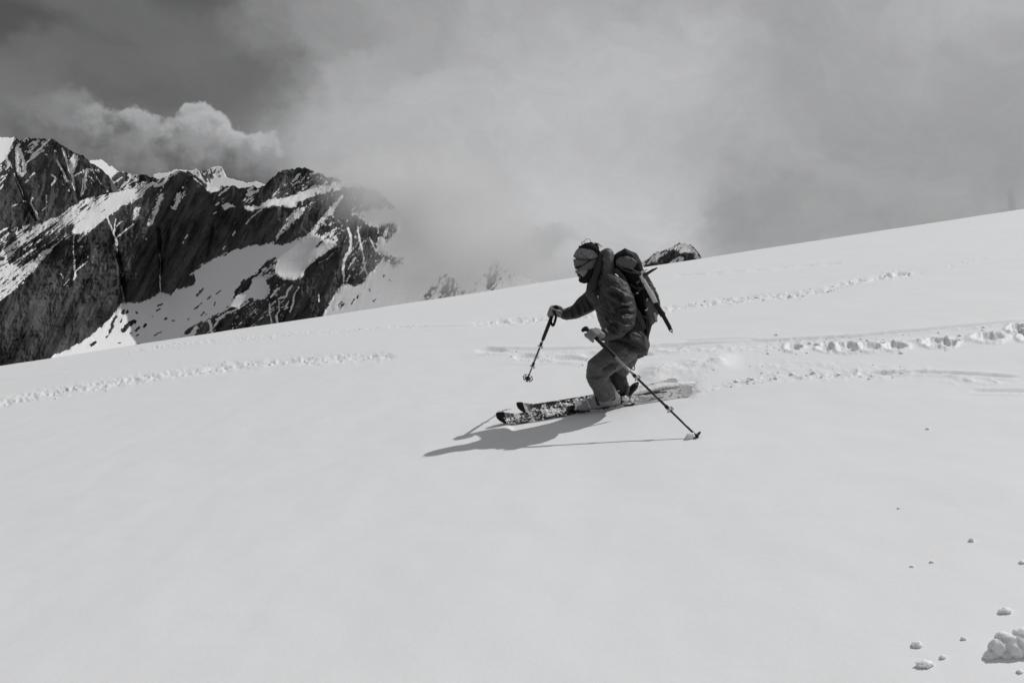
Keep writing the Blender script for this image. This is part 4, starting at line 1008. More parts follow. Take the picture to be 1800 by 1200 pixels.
for (a, b, c) in [((1030, 430), (1026, 424), (1022, 431)), ((1046, 427), (1052, 428), (1058, 435)), ((1044, 426), (1050, 429), (1053, 436)), ((1048, 430), (1052, 433), (1052, 440)), ((1047, 432), (1050, 436), (1049, 442)), ((1026, 433), (1022, 427), (1026, 425))]:
    tufts.append(world_tube([P(*q, hz-.04) for q in spline([a, b, c], 5)], .0016, 5))
V_, F_ = join(tufts); mesh_obj('hair_strands', V_, F_, Mhair, person, parent=ho)

# ---- gloved hands round the grips
def hand(wrist, gc, gdir, bvec, root, name='glove'):
    """fist on a grip: wrist and grip centre in the world, gdir towards the top of the grip, bvec to the back of the hand"""
    g = gdir/np.linalg.norm(gdir); a = gc-wrist; a = a-g*(a @ g); a /= np.linalg.norm(a)
    b = np.cross(g, a); b = b if b @ bvec > 0 else -b
    parts = []
    # palm: from wrist to knuckles, flattened
    def T(o, x, y, z_): return gc+g*o+a*x+b*y
    for k, o in enumerate((-.030, -.010, .010, .030)):
        parts.append(world_tube([wrist*.85+gc*.15+g*o*.6+b*.006, T(o*.9, -.045, .020, 0), T(o, -.016, .032, 0)], [.022, .021, .0155], 10))
        rf = .0125*(1-.08*abs(k-1.5)); Rg = .0285+rf*.25
        L = (150, 172, 178, 162)[k]
        pp = [T(o, -.018, .030, 0)]
        for th in np.linspace(100, 100-L-40, 9):
            q = R(th); pp.append(gc+g*(o*1.02)+(-a)*math.cos(R(180)-q+R(0))*-Rg*-1+b*math.sin(q)*Rg if False else gc+g*o+a*(-math.cos(q))*Rg*1.0+b*math.sin(q)*Rg)
        # start over the back (b), pass the front (+a), end on the palm side (-b)
        pp = [T(o, -.018, .030, 0)]+[gc+g*o+a*math.cos(R(t))*Rg+b*math.sin(R(t))*Rg for t in np.linspace(112, 112-L-20, 9)]
        parts.append(world_tube(pp, [rf*1.15, rf*1.12, rf*1.05, rf*1.08, rf*1.0, rf*.98, rf*1.0, rf*.95, rf*.9, rf*.72], 10))
    th_ = [wrist*.6+gc*.4-b*.018+g*.012, T(.030, -.030, -.022, 0), T(.044, -.004, -.034, 0), T(.050, .020, -.026, 0), T(.052, .032, -.012, 0)]
    parts.append(world_tube(spline(th_, 3), np.linspace(.019, .0115, 13), 10))
    parts.append(world_tube([wrist-(gc-wrist)*.35, wrist, wrist*.5+gc*.5], [.030, .029, .033], 14))
    return sculpt(name, parts, .0032, Mgl, root, lambda px, py, z, n, w_: .0014*f3(w_*70, 2, .6, 33), 1)

# near pole geometry
zt = gz(1228, 770)
N_top = P(1030, 577, 6.43); N_tip = P(1229.5, 771, zt-.01)
nd = (N_tip-N_top)/np.linalg.norm(N_tip-N_top)
def npt(px):    # point on the near pole axis by photo x
    lo, hi = 0.0, 1.0
    for _ in range(40):
        mdd = (lo+hi)/2; q = N_top+(N_tip-N_top)*mdd
        if project(camf(q))[0] < px: lo = mdd
        else: hi = mdd
    return N_top+(N_tip-N_top)*lo
g_near = hand(P(1059, 587.5, 6.41), npt(1044), -nd, -AX[2], person)
F_top = P(976.5, 540, 7.03); F_tip = P(925, 671.5, 7.62)
fd = (F_tip-F_top)/np.linalg.norm(F_tip-F_top)
g_far = hand(P(990, 551.5, 7.10), F_top+fd*.055, -fd, AX[2], person)
# ------------------------------------------------------------------ poles
Mshaft = simple('dark_pole_shaft', .03, .3, metal=.3, var=.1)
Mshaft2 = simple('printed_pole_shaft', .34, .35, metal=.3, var=.9, scale=55)
def pole(top, tip, d, lens, rads, label, root_pt, basket_r, printed, near):
    """lens: distances from the top of: grip end, foam end, first clamp, second clamp, basket, tip"""
    r = empty('ski_pole', tuple(root_pt)); tag(r, label, 'ski pole', 'pair of ski poles')
    at = lambda s: top+d*s
    gp = mesh_obj('grip', *world_tube([at(-.012), at(-.004), at(.0), at(.03), at(.06), at(.09), at(lens[0]), at(lens[0]+.004)], [.008, .015, .016, .0135, .0125, .0135, .0125, .009], 16), Mrub, r)
    side = np.cross(d, AX[2]); side /= np.linalg.norm(side)
    # beak of the grip
    mesh_obj('grip_head', *world_tube([at(.004)-side*.002, at(-.006)+side*(-.018 if near else .012), at(-.004)+side*(-.034 if near else .020)], [.019, .015, .010], 12), Mrub, r, parent=gp)
    mesh_obj('foam_sleeve', *world_tube([at(lens[0]+.004), at(lens[0]+.01), at(lens[1]-.01), at(lens[1])], [.011, .0145, .0135, .010], 16), Mrub, r)
    mesh_obj('upper_shaft', *world_tube([at(lens[1]), at(lens[2])], rads[0], 14), Mshaft2 if printed else Mshaft, r)
    mesh_obj('middle_shaft', *world_tube([at(lens[2]), at(lens[3])], rads[1], 14), Mshaft, r)
    mesh_obj('lower_shaft', *world_tube([at(lens[3]), at(lens[4])], rads[2], 14), Mshaft, r)
    for s in (lens[2], lens[3]):
        c = mesh_obj('clamp', *world_tube([at(s-.035), at(s-.03), at(s-.002), at(s)], [rads[0]*1.05, rads[0]*1.45, rads[0]*1.4, rads[0]*1.2], 14), Mrub, r)
        lv = np.cross(d, side)
        mesh_obj('clamp_band', *world_tube([at(s+.001), at(s+.018)], rads[0]*1.6, 14), Msil, r, parent=c)
        V1, F1 = box(at(s+.010)+side*.016, d, side, lv, .024, .014, .012); mesh_obj('lever', V1, F1, Msil, r, smooth=False, parent=c)
        V1, F1 = world_tube([at(s+.010)-side*.022, at(s+.010)+side*.022], .0035, 8); mesh_obj('screw', V1, F1, Mrub, r, parent=c)
    # basket: hub, spokes and petal segments
    c = at(lens[4]); d0 = d
    if near: d = d-AX[2]*(d @ AX[2])*.9; d = d/np.linalg.norm(d)
    a = side; b = np.cross(d, a); parts = [world_tube([c-d*.012, c+d*.012], basket_r*.30, 14)]
    for k in range(8):
        q = 2*math.pi*k/8; e = a*math.cos(q)+b*math.sin(q)
        parts.append(world_tube([c+e*basket_r*.25, c+e*basket_r*.8+d*.002], basket_r*.075, 8))
        pp = [c+(a*math.cos(q+s)+b*math.sin(q+s))*basket_r*.93-d*.004 for s in np.linspace(-.27, .27, 6)]
        parts.append(world_tube(pp, basket_r*.10, 8))
        pp = [c+(a*math.cos(q+s)+b*math.sin(q+s))*basket_r*.50 for s in np.linspace(-.4, .4, 5)]
        parts.append(world_tube(pp, basket_r*.09, 8))
    V1, F1 = join(parts); mesh_obj('basket', V1, F1, Mrub, r)
    d = d0
    mesh_obj('tip', *world_tube([c+d*.01, at(lens[5]-.02), at(lens[5])], [.0065, .005, .002], 10), Msil, r)
    return r
LN = float(np.linalg.norm(N_tip-N_top)); LF = float(np.linalg.norm(F_tip-F_top))
def s_at(x): return float(np.linalg.norm(npt(x)-N_top))
pn = pole(N_top, N_tip, nd, [s_at(1057), s_at(1082), s_at(1119), s_at(1176), s_at(1224.5), LN], [.0085, .0078, .0066], 'dark ski pole in the near hand, planted in the snow behind the skis', N_tip, .036, True, True)
pf = pole(F_top, F_tip, fd, [.115, LF*.42, LF*.49, LF*.765, LF*.945, LF], [.0078, .0070, .0055], 'ski pole in the far outstretched hand with its round basket in the air', F_tip, .041, True, False)
# wrist straps
ribbon('strap', [(972, 545, 7.00), (977, 555, 6.99), (975, 566, 6.99), (972, 572, 7.0), (968.5, 566, 7.01), (969, 556, 7.02)], 4.5, .005, Mblk, pf)
ribbon('strap', [(1056, 601, 6.36), (1062, 604, 6.35), (1066, 612, 6.33), (1068, 618, 6.32), (1062, 612, 6.33)], 3.0, .005, Mblk, pn)

# ------------------------------------------------------------------ skis
def ski(tail_px, tip_px, roll, label, lift, snowy, seed):
    A = np.array(ground_uv(np.array(float(tail_px[0])), np.array(float(tail_px[1])))); B = np.array(ground_uv(np.array(float(tip_px[0])), np.array(float(tip_px[1]))))
    L = float(np.linalg.norm(B-A)); du = (B-A)/L
    lat = np.array([-du[1], du[0]])                 # in-plane, to the skier's other side
    if lat[1] > 0: lat = -lat                       # towards the camera
    ex = du[0]*PU+du[1]*PV; el_ = lat[0]*PU+lat[1]*PV
    cr, sr = math.cos(R(roll)), math.sin(R(roll))
    ey = (el_*cr-PN*sr); en = (PN*cr+el_*sr)        # near edge down, top turned to the camera
    root = empty('ski', tuple(W(ground_cam(np.array((A[0]+B[0])/2), np.array((A[1]+B[1])/2)))))
    tag(root, label, 'ski', 'pair of skis')
    n = 60; q = np.linspace(0, 1, n)
    def half(s):
        wmid = .047+.019*(2*np.abs(s-.46))**2
        return wmid*np.sqrt(np.clip((1-((s-.93)/.072)**2*(s > .93)), 0, 1))*np.sqrt(np.clip(1-((.05-s)/.055)**2*(s < .05), 0, 1))
    def prof(s): return .075*np.clip((s-.86)/.14, 0, 1)**2+.018*np.clip((.10-s)/.1, 0, 1)**2
    org = ground_cam(np.array(A[0]), np.array(A[1]))
    def pt(s, y, h):
        return W(org+ex*(s*L)+ey*y+en*(h+prof(s))+PN*lift)
    def slab(s0, s1, y0, y1, h0, h1, name, m_, parent=None, nn=40, fn=None):
        ss = np.linspace(s0, s1, nn); V = []; F = []
        for s in ss:
            hw = half(s); ya, yb = (y0*hw, y1*hw)
            V += [pt(s, ya, h0), pt(s, yb, h0), pt(s, yb*.985, h1), pt(s, ya*.985, h1)]
        for i in range(nn-1):
            for k in range(4): F.append((i*4+k, i*4+(k+1) % 4, i*4+4+(k+1) % 4, i*4+4+k))
        F.append((3, 2, 1, 0)); F.append(tuple((nn-1)*4+k for k in range(4)))
        return mesh_obj(name, np.array(V), F, m_, root, smooth=False, parent=parent)
    # top sheet material: dark, pale towards the tail, with packed snow
    m_, t, b = mat('ski_topsheet')
    co = t.n.new('ShaderNodeTexCoord').outputs['Object']
    nz = t.m('ADD', t.m('MULTIPLY', t.noise(co, 34, 6, .7), .55), t.m('MULTIPLY', t.noise(co, 8, 3, .6), .45))
    b.inputs['Specular IOR Level'].default_value = .2
    k = t.ss(nz, .50 if snowy else .53, .56 if snowy else .6)
    v = t.mix(k, 0.022, 0.72); t.put(b.inputs['Base Color'], t.comb(v, v, v)); t.put(b.inputs['Roughness'], t.mix(k, .3, .8))
    mtip = simple('ski_tip_black', .010, .95, var=.3, spec=.0)
    mtail = simple('ski_tail_pale', .70, .6, var=.25, scale=30)
    slab(.44 if snowy else .06, .955, -.93, .93, .008, .0125, 'topsheet', m_, nn=50)
    if snowy:
        mr, t, b = mat('snowed_topsheet'); co = t.n.new('ShaderNodeTexCoord').outputs['Object']
        v = t.mix(t.ss(t.noise(co, 38, 6, .7), .36, .46), .12, .76); t.put(b.inputs['Base Color'], t.comb(v, v, v)); b.inputs['Roughness'].default_value = .7
        slab(.05, .4399, -.93, .93, .008, .0125, 'topsheet', mr, nn=24)
    slab(.955, .999, -1, 1, .004, .0135, 'tip', mtip, nn=16)
    slab(.003, .055, -1, 1, .002, .0135, 'tail', mtail, nn=12)
    slab(.055, .926, -1, 1, .0016, .0078, 'core', mtail if snowy else mtip, nn=50)
    slab(.02, .97, .97, 1.03, -.001, .0014, 'edge', Msil, nn=40); slab(.02, .97, -1.03, -.97, -.001, .0014, 'edge', Msil, nn=40)
    return root, pt, half, ex, ey, en, L
s1, pt1, half1, ex1, ey1, en1, L1 = ski((1217, 690), (874, 746), 33, 'near ski with a black rounded tip, top dusted with clinging snow', .008, True, 1)
s2, pt2, half2, ex2, ey2, en2, L2 = ski((1192, 676.5), (909, 727.5), 33, 'far ski, partly hidden behind the near ski, snow along its front half', .008, True, 2)

M_loose, t_, b_ = mat('loose_snow')
b_.inputs['Base Color'].default_value = (.80, .805, .815, 1); b_.inputs['Roughness'].default_value = .6; b_.inputs['Specular IOR Level'].default_value = .2
b_.inputs['Subsurface Weight'].default_value = 1.0; b_.inputs['Subsurface Radius'].default_value = (1, 1, 1); b_.inputs['Subsurface Scale'].default_value = .02
co_ = t_.n.new('ShaderNodeTexCoord').outputs['Object']; bp_ = t_.n.new('ShaderNodeBump'); bp_.inputs['Strength'].default_value = .3; bp_.inputs['Distance'].default_value = .003
t_.put(bp_.inputs['Height'], t_.noise(co_, 120, 4, .6)); t_.put(b_.inputs['Normal'], bp_.outputs[0])
def clump(name, pts, mat_, root, seed, amp=.008, parent=None, vox=.0045):
    o = clump_(name, pts, mat_, root, seed, amp, parent, vox); o['kind'] = 'stuff'; return o
def clump_(name, pts, mat_, root, seed, amp, parent, vox):
    """lumpy snow built from spheres: (world point, radius)"""
    parts = []
    for c, r_ in pts:
        th = np.linspace(-math.pi/2, math.pi/2, 7); 
        parts.append(world_tube([c+AX[1]*r_*math.sin(a_) for a_ in np.linspace(-1.45, 1.45, 7)], [r_*math.cos(a_) for a_ in np.linspace(-1.45, 1.45, 7)], 10))
    return sculpt(name, parts, vox, mat_, root, lambda px, py, z, n, w_: amp*f3(w_*30, 4, .6, seed), 1, parent=parent)
rs = random.Random(11)
# snow sticking to the skis
pts_ = []
def dust(pt, half, s0, s1, n, rmin, rmax, h=.012, bias=0.0, spread=.8):
    return [(pt(s, (rs.uniform(-spread, spread)+bias)*half(s), h), rs.uniform(rmin, rmax)) for s in [rs.uniform(s0, s1) for _ in range(n)]]
def drift(pt, half, s0, s1, y0, y1, hgt, seed, root, n=26):
    """a low bank of snow lying along the ski"""
    C = []; rr_ = []
    for s in np.linspace(s0, s1, n):
        yy = (y0+y1)/2+.12*math.sin(s*60+seed); k = math.sqrt(max(0, math.sin(math.pi*(s-s0)/(s1-s0))))
        C.append(pt(s, yy*half(s), .008)); rr_.append(max(hgt*k*(1+.25*math.sin(s*150+seed)), .002))
    return (C, rr_)
def drifts(name, pt, half, specs, seed, root):
    parts = []
    for sp_ in specs:
        C, r_ = drift(pt, half, *sp_, seed, root); parts.append(world_tube(C, r_, 12)); seed += 3
    o = sculpt(name, parts, .004, M_loose, root, lambda px, py, z, n, w_: .007*f3(w_*22, 4, .6, seed), 2)
    o['kind'] = 'stuff'
def grains(pt, half, groups, seed, root):
    q_ = []
    for (s_, y_, ss_, sy_, n_, r0, r1) in groups:
        for _ in range(n_):
            a_ = rs.gauss(s_, ss_); b_ = max(-.95, min(.95, rs.gauss(y_, sy_))); q_.append((pt(a_, b_*half(a_), .012), r0+(r1-r0)*rs.random()**2))
    clump('snow_on_ski', q_, M_loose, root, seed, .005, vox=.0032)
grains(pt1, half1, [(.935, .2, .008, .5, 26, .003, .008), (.89, -.5, .02, .3, 26, .003, .008), (.81, .3, .03, .35, 26, .003, .008), (.735, -.30, .02, .30, 90, .004, .015), (.695, .0, .012, .3, 34, .004, .013)], 3, s1)
grains(pt2, half2, [(.90, .3, .02, .3, 20, .003, .008), (.82, .4, .04, .3, 50, .003, .009), (.72, .3, .04, .4, 60, .004, .011), (.64, 0, .03, .5, 50, .004, .012)], 9, s2)
drifts('snow_on_ski', pt1, half1, [(.09, .42, -.9, -.3, .015), (.10, .44, -.4, .0, .013), (.14, .44, 0, .4, .013), (.20, .42, .3, .9, .011), (.02, .10, -.5, .4, .009)], 5, s1)
# dark strip of bare topsheet near the tail
_ = mesh_obj('stripe', *world_tube([pt1(.285, -.018, .034), pt1(.24, -.020, .037), pt1(.19, -.018, .036), pt1(.13, -.012, .030)], [.001, .007, .009, .005], 8), Mcar, s1)

# ------------------------------------------------------------------ boots and bindings
def s_of(ptf, px):
    lo, hi = 0.0, 1.0
    for _ in range(30):
        mdd = (lo+hi)/2
        if project(camf(ptf(mdd, 0, .01)))[0] > px: lo = mdd
        else: hi = mdd
    return lo
def boot_near():
    sh, stt = s_of(pt1, 1088), s_of(pt1, 1014)
    B = lambda f, y, h: pt1(sh+(stt-sh)*f, y, h)     # f: 0 heel .. 1 toe
    shell = [world_tube([B(-.02, 0, .045), B(.15, 0, .05), B(.4, 0, .05), B(.65, 0, .045), B(.85, 0, .040), B(1.0, 0, .034)], [.040, .047, .046, .047, .043, .028], 16),
             world_tube([B(.12, 0, .06), B(.18, 0, .10), B(.24, 0, .15), B(.30, 0, .19)], [.050, .052, .055, .055], 16),
             world_tube([B(.35, 0, .08), B(.60, 0, .065)], [.045, .038], 14)]
    sh_o = sculpt('boot', shell, .0045, Mboot, person, lambda px, py, z, n, w_: .002*f3(w_*25, 2, .5, 44), 2)
    mesh_obj('sole', *world_tube([B(-.06, 0, .022), B(.3, 0, .024), B(.7, 0, .022), B(1.06, 0, .026)], [.030, .034, .038, .028], 12), Mrub, person, parent=sh_o)
    mesh_obj('cuff', *ring_tube([(1066, 695, 6.85, 15, .08), (1066.2, 699, 6.85, 16, .082), (1066.5, 703.5, 6.85, 15, .075)], 20, flat='se'), Mrub, person, parent=sh_o)  # black ring added to draw the dark gap between trouser hem and boot
    for f_, h_ in ((.34, .085), (.52, .075), (.72, .062)):
        mesh_obj('buckle', *world_tube([B(f_-.05, .036, h_-.02), B(f_, .052, h_), B(f_+.03, .03, h_+.032), B(f_+.04, 0, h_+.042)], [.0055, .008, .006, .005], 8), Msil if f_ != .52 else Mrub, person, parent=sh_o)
    mesh_obj('cuff_strap', *world_tube([B(.20, .052, .10), B(.30, .062, .125), B(.42, .03, .135), B(.44, 0, .136)], [.008, .010, .009, .008], 8), Mrub, person, parent=sh_o)
    pts = [(B(.98, .0, .052), .022), (B(.9, .0, .062), .024), (B(.8, -.01, .07), .022), (B(1.03, .01, .035), .018), (B(.62, -.02, .09), .020), (B(.52, -.025, .108), .022), (B(.45, -.03, .125), .018), (B(1.06, .0, .022), .014), (B(.86, .03, .045), .012)]
    clump('snow_on_boot', pts, M_loose, person, 9, .006, parent=sh_o)
    # binding
    bd = mesh_obj('binding', *world_tube([B(1.12, 0, .016), B(.8, 0, .018), B(.3, 0, .018), B(-.25, 0, .016)], [.014, .018, .018, .014], 8), Mrub, s1)
    mesh_obj('toe_piece', *world_tube([B(1.16, -.0, .018), B(1.10, 0, .032), B(1.02, 0, .036)], [.014, .024, .020], 12), Mrub, s1, parent=bd)
    mesh_obj('heel_piece', *world_tube([B(-.20, 0, .02), B(-.14, 0, .046), B(-.06, 0, .05)], [.018, .022, .018], 12), Mwhite, s1, parent=bd)
    for i in range(3):
        mesh_obj('cable', *world_tube([B(1.0-i*.28, .046, .018+.004*i), B(.82-i*.28, .05, .02+.003*i)], .0045, 6), Mwhite if i % 2 else Mrub, s1, parent=bd)
    mesh_obj('brake_arm', *world_tube([B(-.08, .042, .014), B(-.26, .05, .012), B(-.34, .046, .024)], [.004, .006, .007], 8), Mrub, s1, parent=bd)
    clump('snow_on_binding', [(B(-.05-rs.random()*.5, rs.uniform(-.03, .035), .018), rs.uniform(.006, .012)) for _ in range(14)], M_loose, s1, 12, .006, parent=bd)
boot_near()
def boot_far():
    t_ = P(1076, 708, 7.03); h_ = P(1105, 690, 7.05)
    d = (t_-h_)/np.linalg.norm(t_-h_); up = np.cross(AX[2], d); up = up if up @ AX[1] > 0 else -up
    q = lambda f, h: h_+d*f+up*h
    L_ = float(np.linalg.norm(t_-h_))
    o = sculpt('boot', [world_tube([q(-.01, .03), q(.04, .035), q(L_*.7, .03), q(L_, .018), q(L_+.06, .01)], [.036, .042, .04, .036, .026], 14),
                        world_tube([q(.01, .04), P(1096, 681, 7.05), P(1091, 670, 7.03)], [.044, .048, .048], 14)], .0045, simple('dark_boot_plastic', .05, .6), person, None, 2)
    mesh_obj('sole', *ring_tube(spline([(1097, 699, 7.04, 2.2, .03), (1103, 693, 7.04, 4.6, .04), (1111, 684, 7.04, 6.2, .045), (1117, 677, 7.05, 5.2, .042), (1121, 673, 7.05, 2.4, .028)], 3), 14), Mrub, person, parent=o)
    mesh_obj('cuff', *ring_tube([(1100, 694, 7.0, 4, .03), (1102.5, 686, 6.995, 4.6, .03), (1103, 679, 6.99, 4, .03)], 12), Mgry, person, parent=o)
    for (x_, y_) in ((1086, 680), (1083, 688)):
        mesh_obj('buckle', *ring_tube([(x_, y_, 6.945, 1.6, .005), (x_+5, y_-1.5, 6.945, 1.4, .005)], 8), Msil, person, parent=o)
    bd = mesh_obj('binding', *world_tube([P(1120, 696, 7.05), P(1095, 701, 7.04), P(1068, 707, 7.02)], [.012, .018, .014], 8), Mrub, s2)
    clump('snow_on_binding', [(P(1083+rs.random()*40, 703-rs.random()*9, 7.0), rs.uniform(.006, .012)) for _ in range(12)], M_loose, s2, 15, .006, parent=bd)
boot_far()

# ------------------------------------------------------------------ rucksack
pack = empty('backpack', tuple(P(1136, 606, 6.87)))
tag(pack, 'black and grey ski touring rucksack worn by the skier', 'backpack')
def dp(px, py, z, n, w_): return .007*f3(w_*13, 3, .6, 51)+.003*(1-2*np.abs(f3(w_*24, 2, .6, 55)))
main = ring_tube([(1108, 478, 6.87, 20, .13), (1117, 493, 6.87, 22.5, .14), (1127, 512, 6.87, 23.5, .145), (1134, 530, 6.87, 23, .145), (1137, 546, 6.87, 20.5, .14), (1136, 558, 6.87, 17, .13), (1133, 572, 6.87, 11, .12), (1132, 590, 6.87, 8, .11), (1131, 604, 6.87, 7, .10)], 24)
pm = sculpt('pack_body', [main], .006, Mblk, pack, dp, 2)
Mlid = simple('lid_nylon', .010, .7, bump=.4, spec=.15)
lid = ring_tube([(1089, 470, 6.86, 13, .11), (1090, 456, 6.86, 14, .12), (1097, 450, 6.86, 13.5, .125), (1106, 456, 6.86, 15, .13), (1113, 468, 6.86, 15.5, .135), (1119, 480, 6.86, 12, .12), (1122, 486, 6.86, 8, .10)], 22)
lo_ = sculpt('lid', [lid], .006, Mlid, pack, dp, 2)
sculpt('lid_pocket', [ring_tube([(1085, 461, 6.757, 6, .02), (1090, 461, 6.742, 8.5, .022), (1100, 460.5, 6.732, 10, .024), (1109, 463, 6.732, 10, .022), (1115, 467, 6.742, 8.5, .02)], 16, flat='se')], .005, Mgry, pack, dp, 2, parent=lo_)
ribbon('compression_strap', [(1085, 462, 6.735), (1092, 472, 6.715), (1104, 477, 6.705), (1116, 480, 6.71), (1126, 482, 6.73)], 2.6, .006, Mgr2, pack)
ribbon('compression_strap', [(1108, 470, 6.70), (1114, 475, 6.69), (1121, 478, 6.70), (1127, 479, 6.71)], 2.2, .005, Mgry, pack)
ribbon('compression_strap', [(1120, 497, 6.715), (1126, 492, 6.70), (1131, 488, 6.69)], 2.6, .006, Mlt, pack)
ribbon('compression_strap', [(1104, 520, 6.72), (1118, 516, 6.70), (1128, 506, 6.70)], 2.5, .006, Mgr2, pack)
ribbon('shoulder_strap', [(1082, 474, 6.72), (1096, 490, 6.69), (1103, 508, 6.68), (1112, 528, 6.68), (1118, 548, 6.70), (1122, 570, 6.73)], 8, .014, Mgr2, pack)
ribbon('shoulder_strap', [(1080, 474, 7.0), (1062, 486, 7.05), (1050, 505, 7.06), (1052, 530, 7.04), (1080, 556, 7.03), (1120, 570, 7.0)], 8, .014, Mgr2, pack)
ribbon('side_webbing', [(1128, 493, 6.715), (1131, 515, 6.71), (1134, 538, 6.715), (1136, 560, 6.73), (1137, 590, 6.75), (1136, 608, 6.76)], 3.2, .006, Mrub, pack)
ribbon('side_panel', [(1112, 540, 6.70), (1121, 552, 6.705), (1127, 566, 6.72), (1130, 578, 6.74)], 12, .014, Mgr2, pack)
ribbon('hip_belt', [(1137, 598, 6.84), (1132, 594, 6.74), (1120, 590, 6.68), (1106, 588, 6.665)], 9, .014, Mrub, pack)
sculpt('side_pocket', [ring_tube([(1140, 533, 6.735, 8, .03), (1144, 545, 6.735, 10, .03), (1146, 556, 6.74, 10, .03), (1145, 563, 6.76, 7, .03)], 14)], .005, Mgry, pack, dp, 2)
ribbon('pocket_strap', [(1150, 550, 6.70), (1153, 558, 6.70), (1154, 564, 6.71)], 4.2, .008, Mlt, pack)
mesh_obj('buckle', *ring_tube([(1134, 545, 6.70, .9, .003), (1138, 544.5, 6.70, 1.0, .003), (1138.5, 541, 6.70, .8, .003)], 10), Msil, pack)
mesh_obj('buckle', *ring_tube([(1152, 563, 6.71, 1.4, .004), (1154, 565, 6.71, 1.5, .004)], 10), Mrub, pack)
mesh_obj('buckle', *ring_tube([(1119.5, 514.5, 6.685, .9, .003), (1121.5, 515.5, 6.685, .9, .003)], 10), Msil, pack)
mesh_obj('buckle', *ring_tube([(1074, 491.2, 6.66, 1.3, .004), (1077, 489.5, 6.66, 1.3, .004)], 10), Mlt, pack)
mesh_obj('patch', *ring_tube([(1136.5, 528.5, 6.705, 1.6, .003), (1138.5, 524.5, 6.705, 1.6, .003)], 8), Mlt, pack)
ribbon('rope_strap', [(1132, 486, 6.78), (1142, 500, 6.78), (1151, 514, 6.79), (1157, 530, 6.80), (1160.5, 545, 6.81)], 3.5, .02, Mblk, pack)
sculpt('front_pocket', [ring_tube([(1140, 502, 6.75, 6, .03), (1147, 515, 6.75, 8, .035), (1152, 530, 6.755, 8.5, .035), (1154, 545, 6.765, 7, .03), (1152, 554, 6.78, 4, .02)], 14)], .005, Mgr2, pack, dp, 2)
for q_ in ([(1143, 503, 6.715), (1149, 513, 6.71), (1154, 527, 6.71), (1157, 541, 6.72)], [(1146, 508, 6.705), (1151, 520, 6.705), (1155, 535, 6.71)]): surf_tube('piping', q_, .0022, Mlt, pack)
ribbon('compression_strap', [(1108, 500, 6.735), (1118, 506, 6.715), (1130, 507, 6.71)], 3, .006, Mgr2, pack)
ribbon('compression_strap', [(1122, 553, 6.71), (1132, 556, 6.70), (1143, 562, 6.71)], 2.2, .006, Mgr2, pack)
surf_tube('daisy_loop', [(1134, 489, 6.75), (1141, 502, 6.74), (1150, 512, 6.75), (1152, 506, 6.76)], .004, Mgry, pack)
surf_tube('daisy_loop', [(1140, 500, 6.74), (1147, 514, 6.73), (1154, 522, 6.74)], .005, Mgr2, pack)
surf_tube('daisy_loop', [(1150, 524, 6.73), (1156, 528, 6.74), (1158, 536, 6.75), (1155, 534, 6.74)], .004, Mlt, pack)
surf_tube('hanging_cord', [(1109, 622, 6.74), (1106, 630, 6.73), (1107, 640, 6.73), (1111, 648, 6.73), (1114.5, 650, 6.73), (1115.5, 644, 6.73), (1113.5, 635, 6.735), (1111, 626, 6.74), (1110, 620, 6.75)], .0035, Mgry, pack)
surf_tube('hanging_cord', [(1122, 612, 6.78), (1126, 617, 6.78), (1128, 625, 6.78)], .004, Mgr2, pack)
surf_tube('hanging_cord', [(1137, 600, 6.77), (1138, 608, 6.77), (1135, 612, 6.77)], .004, Mrub, pack)

# ------------------------------------------------------------------ ice axe strapped to the pack
axe = empty('ice_axe', tuple(P(1180, 583, 6.70)))
tag(axe, 'ice axe with pale metal shaft and black handle strapped to the rucksack', 'ice axe')
zA = 6.685
mesh_obj('shaft', *ring_tube([(1127, 486, zA, 3.6, .010), (1133, 497, zA, 3.8, .011), (1143, 514, zA, 4.4, .012), (1150, 527, zA, 4.4, .012), (1155, 536, zA, 3.4, .011)], 16), Msil, axe)
mesh_obj('handle', *ring_tube([(1153, 533, zA, 4.2, .013), (1160, 546, zA, 4.8, .015), (1165, 553, zA, 5.4, .017), (1166.5, 556, zA, 3.6, .012), (1171, 564, zA, 3.7, .012), (1177, 575, zA, 3.6, .012), (1178.5, 578, zA, 2.8, .010)], 16), Mrub, axe)
sp = [ring_tube([(1176.5, 576, zA, 3.2, .003), (1178, 578.5, zA, 3.0, .003)], 10)]
C_ = P(1179.3, 580.2, zA); sp.append(world_tube([C_+(AX[0]*math.cos(t)+AX[1]*math.sin(t))*.0105 for t in np.linspace(0, 2*math.pi, 15)], .0034, 8)); sp.append(ring_tube([(1180.5, 582, zA, 1.6, .003), (1182, 585.5, zA, .4, .002)], 8))
V1, F1 = join(sp); mesh_obj('spike', V1, F1, Mcar, axe)
mesh_obj('pick', *ring_tube([(1121, 496, zA-.004, 1.0, .003), (1126, 490, zA-.003, 2.6, .005), (1131, 485.5, zA, 3.4, .006), (1139, 480, zA, 2.8, .005), (1147, 475, zA, 2.3, .004), (1155, 471, zA, 1.2, .003)], 12), Mcar, axe)
mesh_obj('adze', *ring_tube([(1128, 478.5, zA-.01, 2.4, .006), (1133, 476, zA-.012, 1.8, .005), (1139, 473.3, zA-.012, .5, .003)], 10), Msil, axe)
for (x_, y_) in ((1131.5, 499), (1128.5, 482)):
    c_ = P(x_, y_, zA-.013); mesh_obj('rivet', *world_tube([c_, c_+AX[2]*.01], .005, 10), Mcar if y_ > 490 else Msil, axe)

